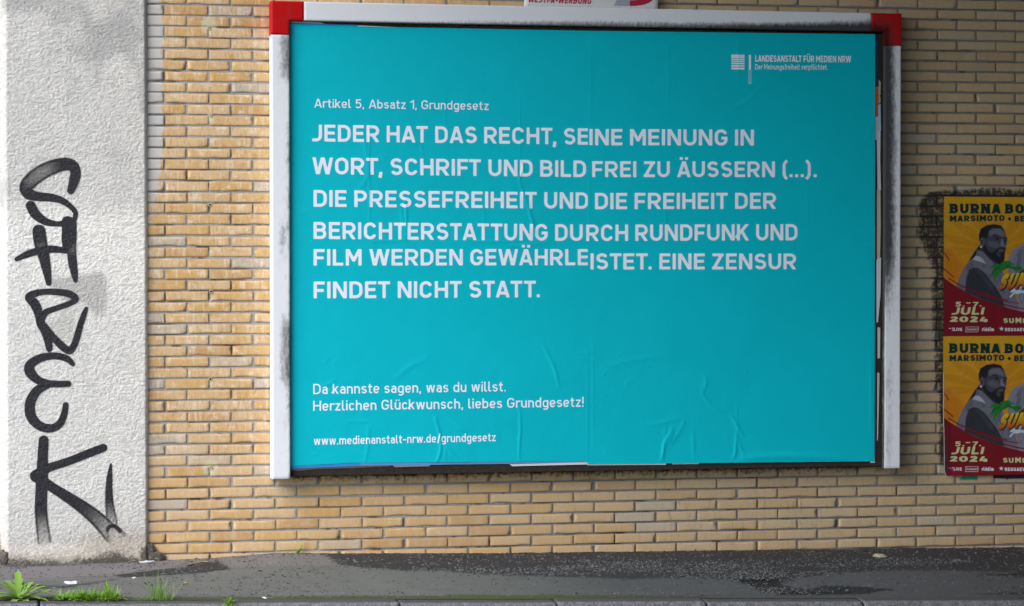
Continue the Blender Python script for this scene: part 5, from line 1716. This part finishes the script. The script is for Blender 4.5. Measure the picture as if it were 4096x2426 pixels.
def leaf(mb, tips, base, az, el, L, wd, lobes=0, droop=0.6, n=14, tw=0.0, rnd=random):
    """one leaf blade: midrib arching from the base, optional toothed lobes"""
    V, Fc = [], []
    p = np.array(base, float)
    e = el
    ph = rnd.random() * 6
    for i in range(n + 1):
        t = i / n
        w_ = wd * math.sin(math.pi * min(1, (0.10 + 0.90 * t) ** 0.8)) ** 0.8 * (0.35 + 0.9 * t) if lobes else wd * (1 - t) ** 0.6
        if lobes:
            saw = (t * lobes + 0.2) % 1.0
            w_ *= 0.55 + 0.60 * saw if t < 0.86 else 1.0 - 0.9 * (t - 0.86) / 0.14
        if i == n:
            w_ = 0.0004
        d = np.array([math.cos(az) * math.cos(e), math.sin(az) * math.cos(e), math.sin(e)])
        s = np.array([-math.sin(az + tw), math.cos(az + tw), 0.0])
        up = np.cross(d, s) * (-1)
        wob = 0.12 * math.sin(ph + t * 7)
        V += [p + s * w_ + np.array([0, 0, 0.25 * w_ * (1 + wob)]), p, p - s * w_ + np.array([0, 0, 0.25 * w_ * (1 - wob)])]
        p = p + d * L / n
        e -= droop / n * (0.4 + 1.2 * t)
        if i < n:
            a = i * 3
            Fc += [(a, a + 1, a + 4, a + 3), (a + 1, a + 2, a + 5, a + 4)]
    mb.add(V, Fc)
    tips += [i / n for i in range(n + 1) for _ in range(3)]


def plant(name, loc, label, cat, spec, mat, group=None, part='leaves'):
    root = thing(name, loc, label, cat, group)
    mb, tips = MB(), []
    for sp in spec:
        leaf(mb, tips, **sp)
    mb.build(part, mat, root, attrs=dict(tip=tips), smooth=True)
    return root


R = random.Random(21)


def base_at(px, py, dz=0.0):
    x, y = gp(px, py)
    return (x, y, float(zpave(np.array([x]), np.array([y]))[0]) + dz)


# dandelion (rosette with toothed leaves), left foreground
b = base_at(82, 2399)
spec = []
for k, (az, el, L, wd) in enumerate([(1.65, 1.25, .150, .017), (2.3, .95, .13, .016), (2.9, .75, .15, .017), (3.25, .48, .15, .017), (3.6, .4, .14, .017), (3.0, .35, .15, .016), (6.1, .5, .15, .017), (5.9, .75, .13, .016), (3.75, .3, .13, .016), (4.4, .22, .085, .017), (5.0, .2, .085, .017), (5.6, .3, .11, .016), (5.95, .22, .15, .016), (0.1, .42, .155, .016), (0.45, .62, .16, .015), (0.85, .85, .13, .015), (2.6, .3, .10, .015), (0.2, .15, .13, .014), (1.2, 1.0, .10, .014), (3.5, .7, .11, .014), (5.3, .6, .09, .014), (4.7, .5, .07, .015)]):
    spec.append(dict(base=(b[0] + R.uniform(-.012, .012), b[1] + R.uniform(-.008, .008), b[2]), az=az, el=el, L=L * 1.12, wd=wd * 1.75, lobes=4.5, droop=R.uniform(.3, .9), n=18, tw=R.uniform(-.3, .3), rnd=R))
plant('dandelion', b, 'large dandelion rosette with toothed bright green leaves at the kerb, far left', 'weed', spec, M_DAND)

# mixed clump right of it
def clump(px0, px1, py, n, hmin, hmax, wd, lobes_p, spread=0.03):
    out = []
    for _ in range(n):
        px = R.uniform(px0, px1)
        b = base_at(px, py + R.uniform(-7, 3))
        lob = R.random() < lobes_p
        out.append(dict(base=b, az=R.uniform(0, 6.28), el=R.uniform(.25, 1.35) if not lob else R.uniform(.15, .8), L=R.uniform(hmin, hmax) * (1.1 if lob else 1), wd=wd * (4.5 if lob else 1), lobes=4 if lob else 0, droop=R.uniform(.2, 1.2), n=10 if lob else 6, rnd=R))
    return out


spec = clump(222, 350, 2400, 170, .03, .07, .0026, .30) + clump(310, 470, 2400, 330, .04, .09, .0028, .14) + clump(330, 478, 2404, 80, .04, .075, .0024, .35)
bb = base_at(432, 2394)
for k in range(7):
    spec.append(dict(base=(bb[0] + R.uniform(-.006, .006), bb[1], bb[2]), az=R.uniform(0, 6.28), el=R.uniform(1.1, 1.5), L=R.uniform(.07, .10), wd=.006, lobes=5, droop=.3, n=12, rnd=R))
plant('weed_clump', base_at(360, 2398), 'wide low clump of bright grass and small weeds between dandelion and tall grass tuft', 'weed', spec, M_WEED)

spec = []
b0 = base_at(645, 2398)
for k in range(62):
    b = base_at(R.gauss(640, 24), 2398 + R.uniform(-6, 4))
    spec.append(dict(base=b, az=R.uniform(0, 6.28), el=R.uniform(.75, 1.55), L=R.uniform(.04, .17), wd=R.uniform(.0014, .0024), droop=R.uniform(.1, .8), n=7, rnd=R))
for k in range(90):
    b = base_at(R.uniform(548, 690), 2400 + R.uniform(-3, 3))
    spec.append(dict(base=b, az=R.uniform(2.4, 4.0) if R.random() < .7 else R.uniform(0, 6.28), el=R.uniform(.05, .5), L=R.uniform(.02, .065), wd=R.uniform(.0012, .0022), droop=R.uniform(.1, .8), n=6, rnd=R))
plant('grass_tuft', b0, 'tall thin grass tuft with upright blades beside the kerb', 'grass tuft', spec, M_GRASS)

xk_ = at(917, 2404, KY0 - 0.07)[0]
spec = [dict(base=(xk_ + R.uniform(-.012, .012), KY0 - R.uniform(.09, .135), zk(xk_) - R.uniform(0, .012)), az=R.uniform(0, 6.28), el=R.uniform(-.1, 1.3), L=R.uniform(.025, .055), wd=.0045, lobes=3, droop=.8, n=6, rnd=R) for _ in range(70)]
plant('joint_weed', (xk_, KY0 - .09, zk(xk_)), 'small green weed sprouting from the joint between two kerb stones', 'weed', spec, M_WEED)

b = base_at(1186, 2207)
b = (b[0], -0.022, b[2])
spec = [dict(base=(b[0] + q * .006, b[1], b[2] + .01 * abs(q)), az=a, el=e, L=l, wd=w_, lobes=0, droop=.5, n=6, rnd=R) for q, a, e, l, w_ in [(0, 3.3, .9, .035, .010), (0, 5.6, 1.2, .045, .010), (1, .3, 1.1, .05, .008), (-1, 3.0, .5, .045, .008), (2, .2, 1.4, .062, .0025), (1, .5, .7, .03, .008), (-2, 3.1, 1.0, .05, .004), (0, 4.7, 1.0, .03, .009), (3, .1, 1.3, .05, .005)]]
plant('wall_weed', b, 'little leafy weed growing at the foot of the brick wall below the left frame post', 'weed', spec, M_WEED)

# loose chips on the gravel strip: uncountable
nchip = 20000
cx_ = R.random
gxs, gys = [], []
rg = np.random.default_rng(5)
cand = np.c_[rg.uniform(-1.0, 5.6, nchip * 3), rg.uniform(-1.36, -0.01, nchip * 3)]
dens_ = np.zeros(len(cand))
dens_[:] = poly_soft(cand[:, 0], cand[:, 1], bigp, 0.12) * (0.08 + 0.95 * sstep(0.40, 0.62, fbm(cand[:, 0] * 1.6, cand[:, 1] * 5, 211, 3))) * (0.25 + 0.75 * sstep(0.2, 0.5, -cand[:, 1]))
dens_ = np.maximum(dens_, 0.025 + 0.25 * np.exp(cand[:, 1] / 0.12) + 0.12 * sstep(0.45, 0.65, fbm(cand[:, 0] * 3, cand[:, 1] * 7, 213, 3)))
cand = cand[rg.random(len(cand)) < dens_][:nchip]
n = len(cand)
s1, s2, s3 = rg.gamma(2.0, 0.0022, n) + 0.002, rg.gamma(2.0, 0.0011, n) + 0.0015, rg.gamma(2, 0.0008, n) + 0.001
an = rg.normal(0.2, 0.9, n)
zc = zpave(cand[:, 0], cand[:, 1])
ca, sa = np.cos(an), np.sin(an)
tet = np.array([(-1, -1, 0), (1, -.7, 0), (.8, 1, 0), (-.7, .8, 0), (-.1, .1, 1.6)])
VX = cand[:, 0, None] + ca[:, None] * tet[None, :, 0] * s1[:, None] - sa[:, None] * tet[None, :, 1] * s2[:, None]
VY = cand[:, 1, None] + sa[:, None] * tet[None, :, 0] * s1[:, None] + ca[:, None] * tet[None, :, 1] * s2[:, None]
VZ = zc[:, None] + tet[None, :, 2] * s3[:, None] + 0.0005
fch = np.array([(0, 1, 4), (1, 2, 4), (2, 3, 4), (3, 0, 4)])
m = NT('grey_stone_chips')
tn = m.attr('tone')
M_CHIP = m.out(m.mix((0.030, 0.029, 0.031), (0.20, 0.197, 0.205), tn), 0.85, spec=0.2)
o = mk('gravel', np.stack([VX, VY, VZ], -1).reshape(-1, 3), (fch[None] + np.arange(n)[:, None, None] * 5).reshape(-1, 3), M_CHIP, None, dict(tone=np.repeat(rg.random(n) ** 1.6, 5)))
tag(o, 'loose dark grey stone chips scattered along the foot of the wall', 'gravel', kind='stuff')

# litter
M_LIT = simple('white_litter', (0.66, 0.66, 0.70), 0.6, 0.15, 60)
M_STRAW = simple('dry_straw', (0.46, 0.34, 0.14), 0.8, 0.2, 60)


def crumple(name, pxs, label, cat, mat, h=0.012, lift=0.002):
    P = [gp(*p) for p in pxs]
    cx0, cy0 = sum(p[0] for p in P) / len(P), sum(p[1] for p in P) / len(P)
    V, Fc = [], []
    rings = 4
    nP = len(P)
    for r in range(rings):
        k = 1 - r / rings
        for i, p in enumerate(P):
            x, y = cx0 + (p[0] - cx0) * k, cy0 + (p[1] - cy0) * k
            V.append((x, y, float(zpave(np.array([x]), np.array([min(y, 0)]))[0]) + lift + (h * R.random() if r else 0)))
    V.append((cx0, cy0, float(zpave(np.array([cx0]), np.array([cy0]))[0]) + lift + h * .7))
    for r in range(rings - 1):
        Fc += [(r * nP + i, r * nP + (i + 1) % nP, (r + 1) * nP + (i + 1) % nP, (r + 1) * nP + i) for i in range(nP)]
    q = (rings - 1) * nP
    Fc += [(q + i, q + (i + 1) % nP, len(V) - 1) for i in range(nP)]
    o = mk(name, V, Fc, mat, None)
    return tag(o, label, cat)


f4 = lambda L: [(u / 2.278, 2050 + v / 2.278) for u, v in L]
crumple('paper_scrap', f4([(1255, 455), (1290, 462), (1350, 460), (1410, 450), (1385, 440), (1330, 436), (1285, 444)]), 'crumpled white scrap lying at the foot of the pillar by the bricks', 'litter', M_LIT, 0.010)
crumple('paper_scrap', f4([(580, 645), (620, 660), (700, 656), (708, 634), (640, 632), (590, 630)]), 'flat white paper scrap on the pavement between pillar and dandelion', 'litter', M_LIT, 0.006)
crumple('paper_scrap', f4([(1202, 601), (1220, 607), (1242, 600), (1225, 594)]), 'tiny white crumb on the asphalt beside the dark gravel wedge', 'litter', M_LIT, 0.004)
crumple('dry_leaf', f4([(1675, 644), (1695, 649), (1718, 642), (1700, 639)]), 'small pale leaf on the smooth asphalt above the grass tuft', 'leaf', M_STRAW, 0.003)
crumple('dry_leaf', [(2500 + u / 1.57, 1900 + v / 1.57) for u, v in [(1555, 515), (1600, 522), (1645, 518), (1620, 500), (1575, 496), (1558, 504)]], 'pale dry leaf on the dark gravel below the right frame post', 'leaf', simple('pale_leaf', (0.42, 0.40, 0.26), 0.8), 0.008)
crumple('dry_straw', f4([(1690, 500), (1760, 480), (1850, 463), (1900, 455), (1880, 448), (1800, 462), (1720, 484)]), 'strand of dry yellow straw lying on the dark gravel wedge', 'straw', M_STRAW, 0.008)
crumple('paper_scrap', f4([(2385, 778), (2420, 792), (2434, 786), (2405, 774)]), 'small white shred at the mossy kerb edge below the left frame post', 'litter', M_LIT, 0.005)

# ------------------------------------------------------------------ the bridge overhead that shades the right of the wall
bridge = thing('road_bridge', (9.0, -8.0, 4.7), 'dark concrete bridge deck overhead that shades the right half of the wall', 'bridge')
BX0, BZ0 = -1.0, 5.8
mb = MB()
mb.box(BX0, 30.0, -16.9, -0.012, BZ0, BZ0 + 1.0)
mb.build('deck', M_CONC, bridge)
mb = MB()
mb.box(BX0 - 0.25, BX0 - 0.004, -16.9, -0.012, BZ0 - 0.05, BZ0 + 1.7)
mb.build('parapet', M_CONC, bridge)
mb = MB()
mb.box(BX0 + 0.5, 30.0, -18.0, -16.95, -0.6, BZ0 + 1.0)
mb.build('abutment', M_CONC, bridge)
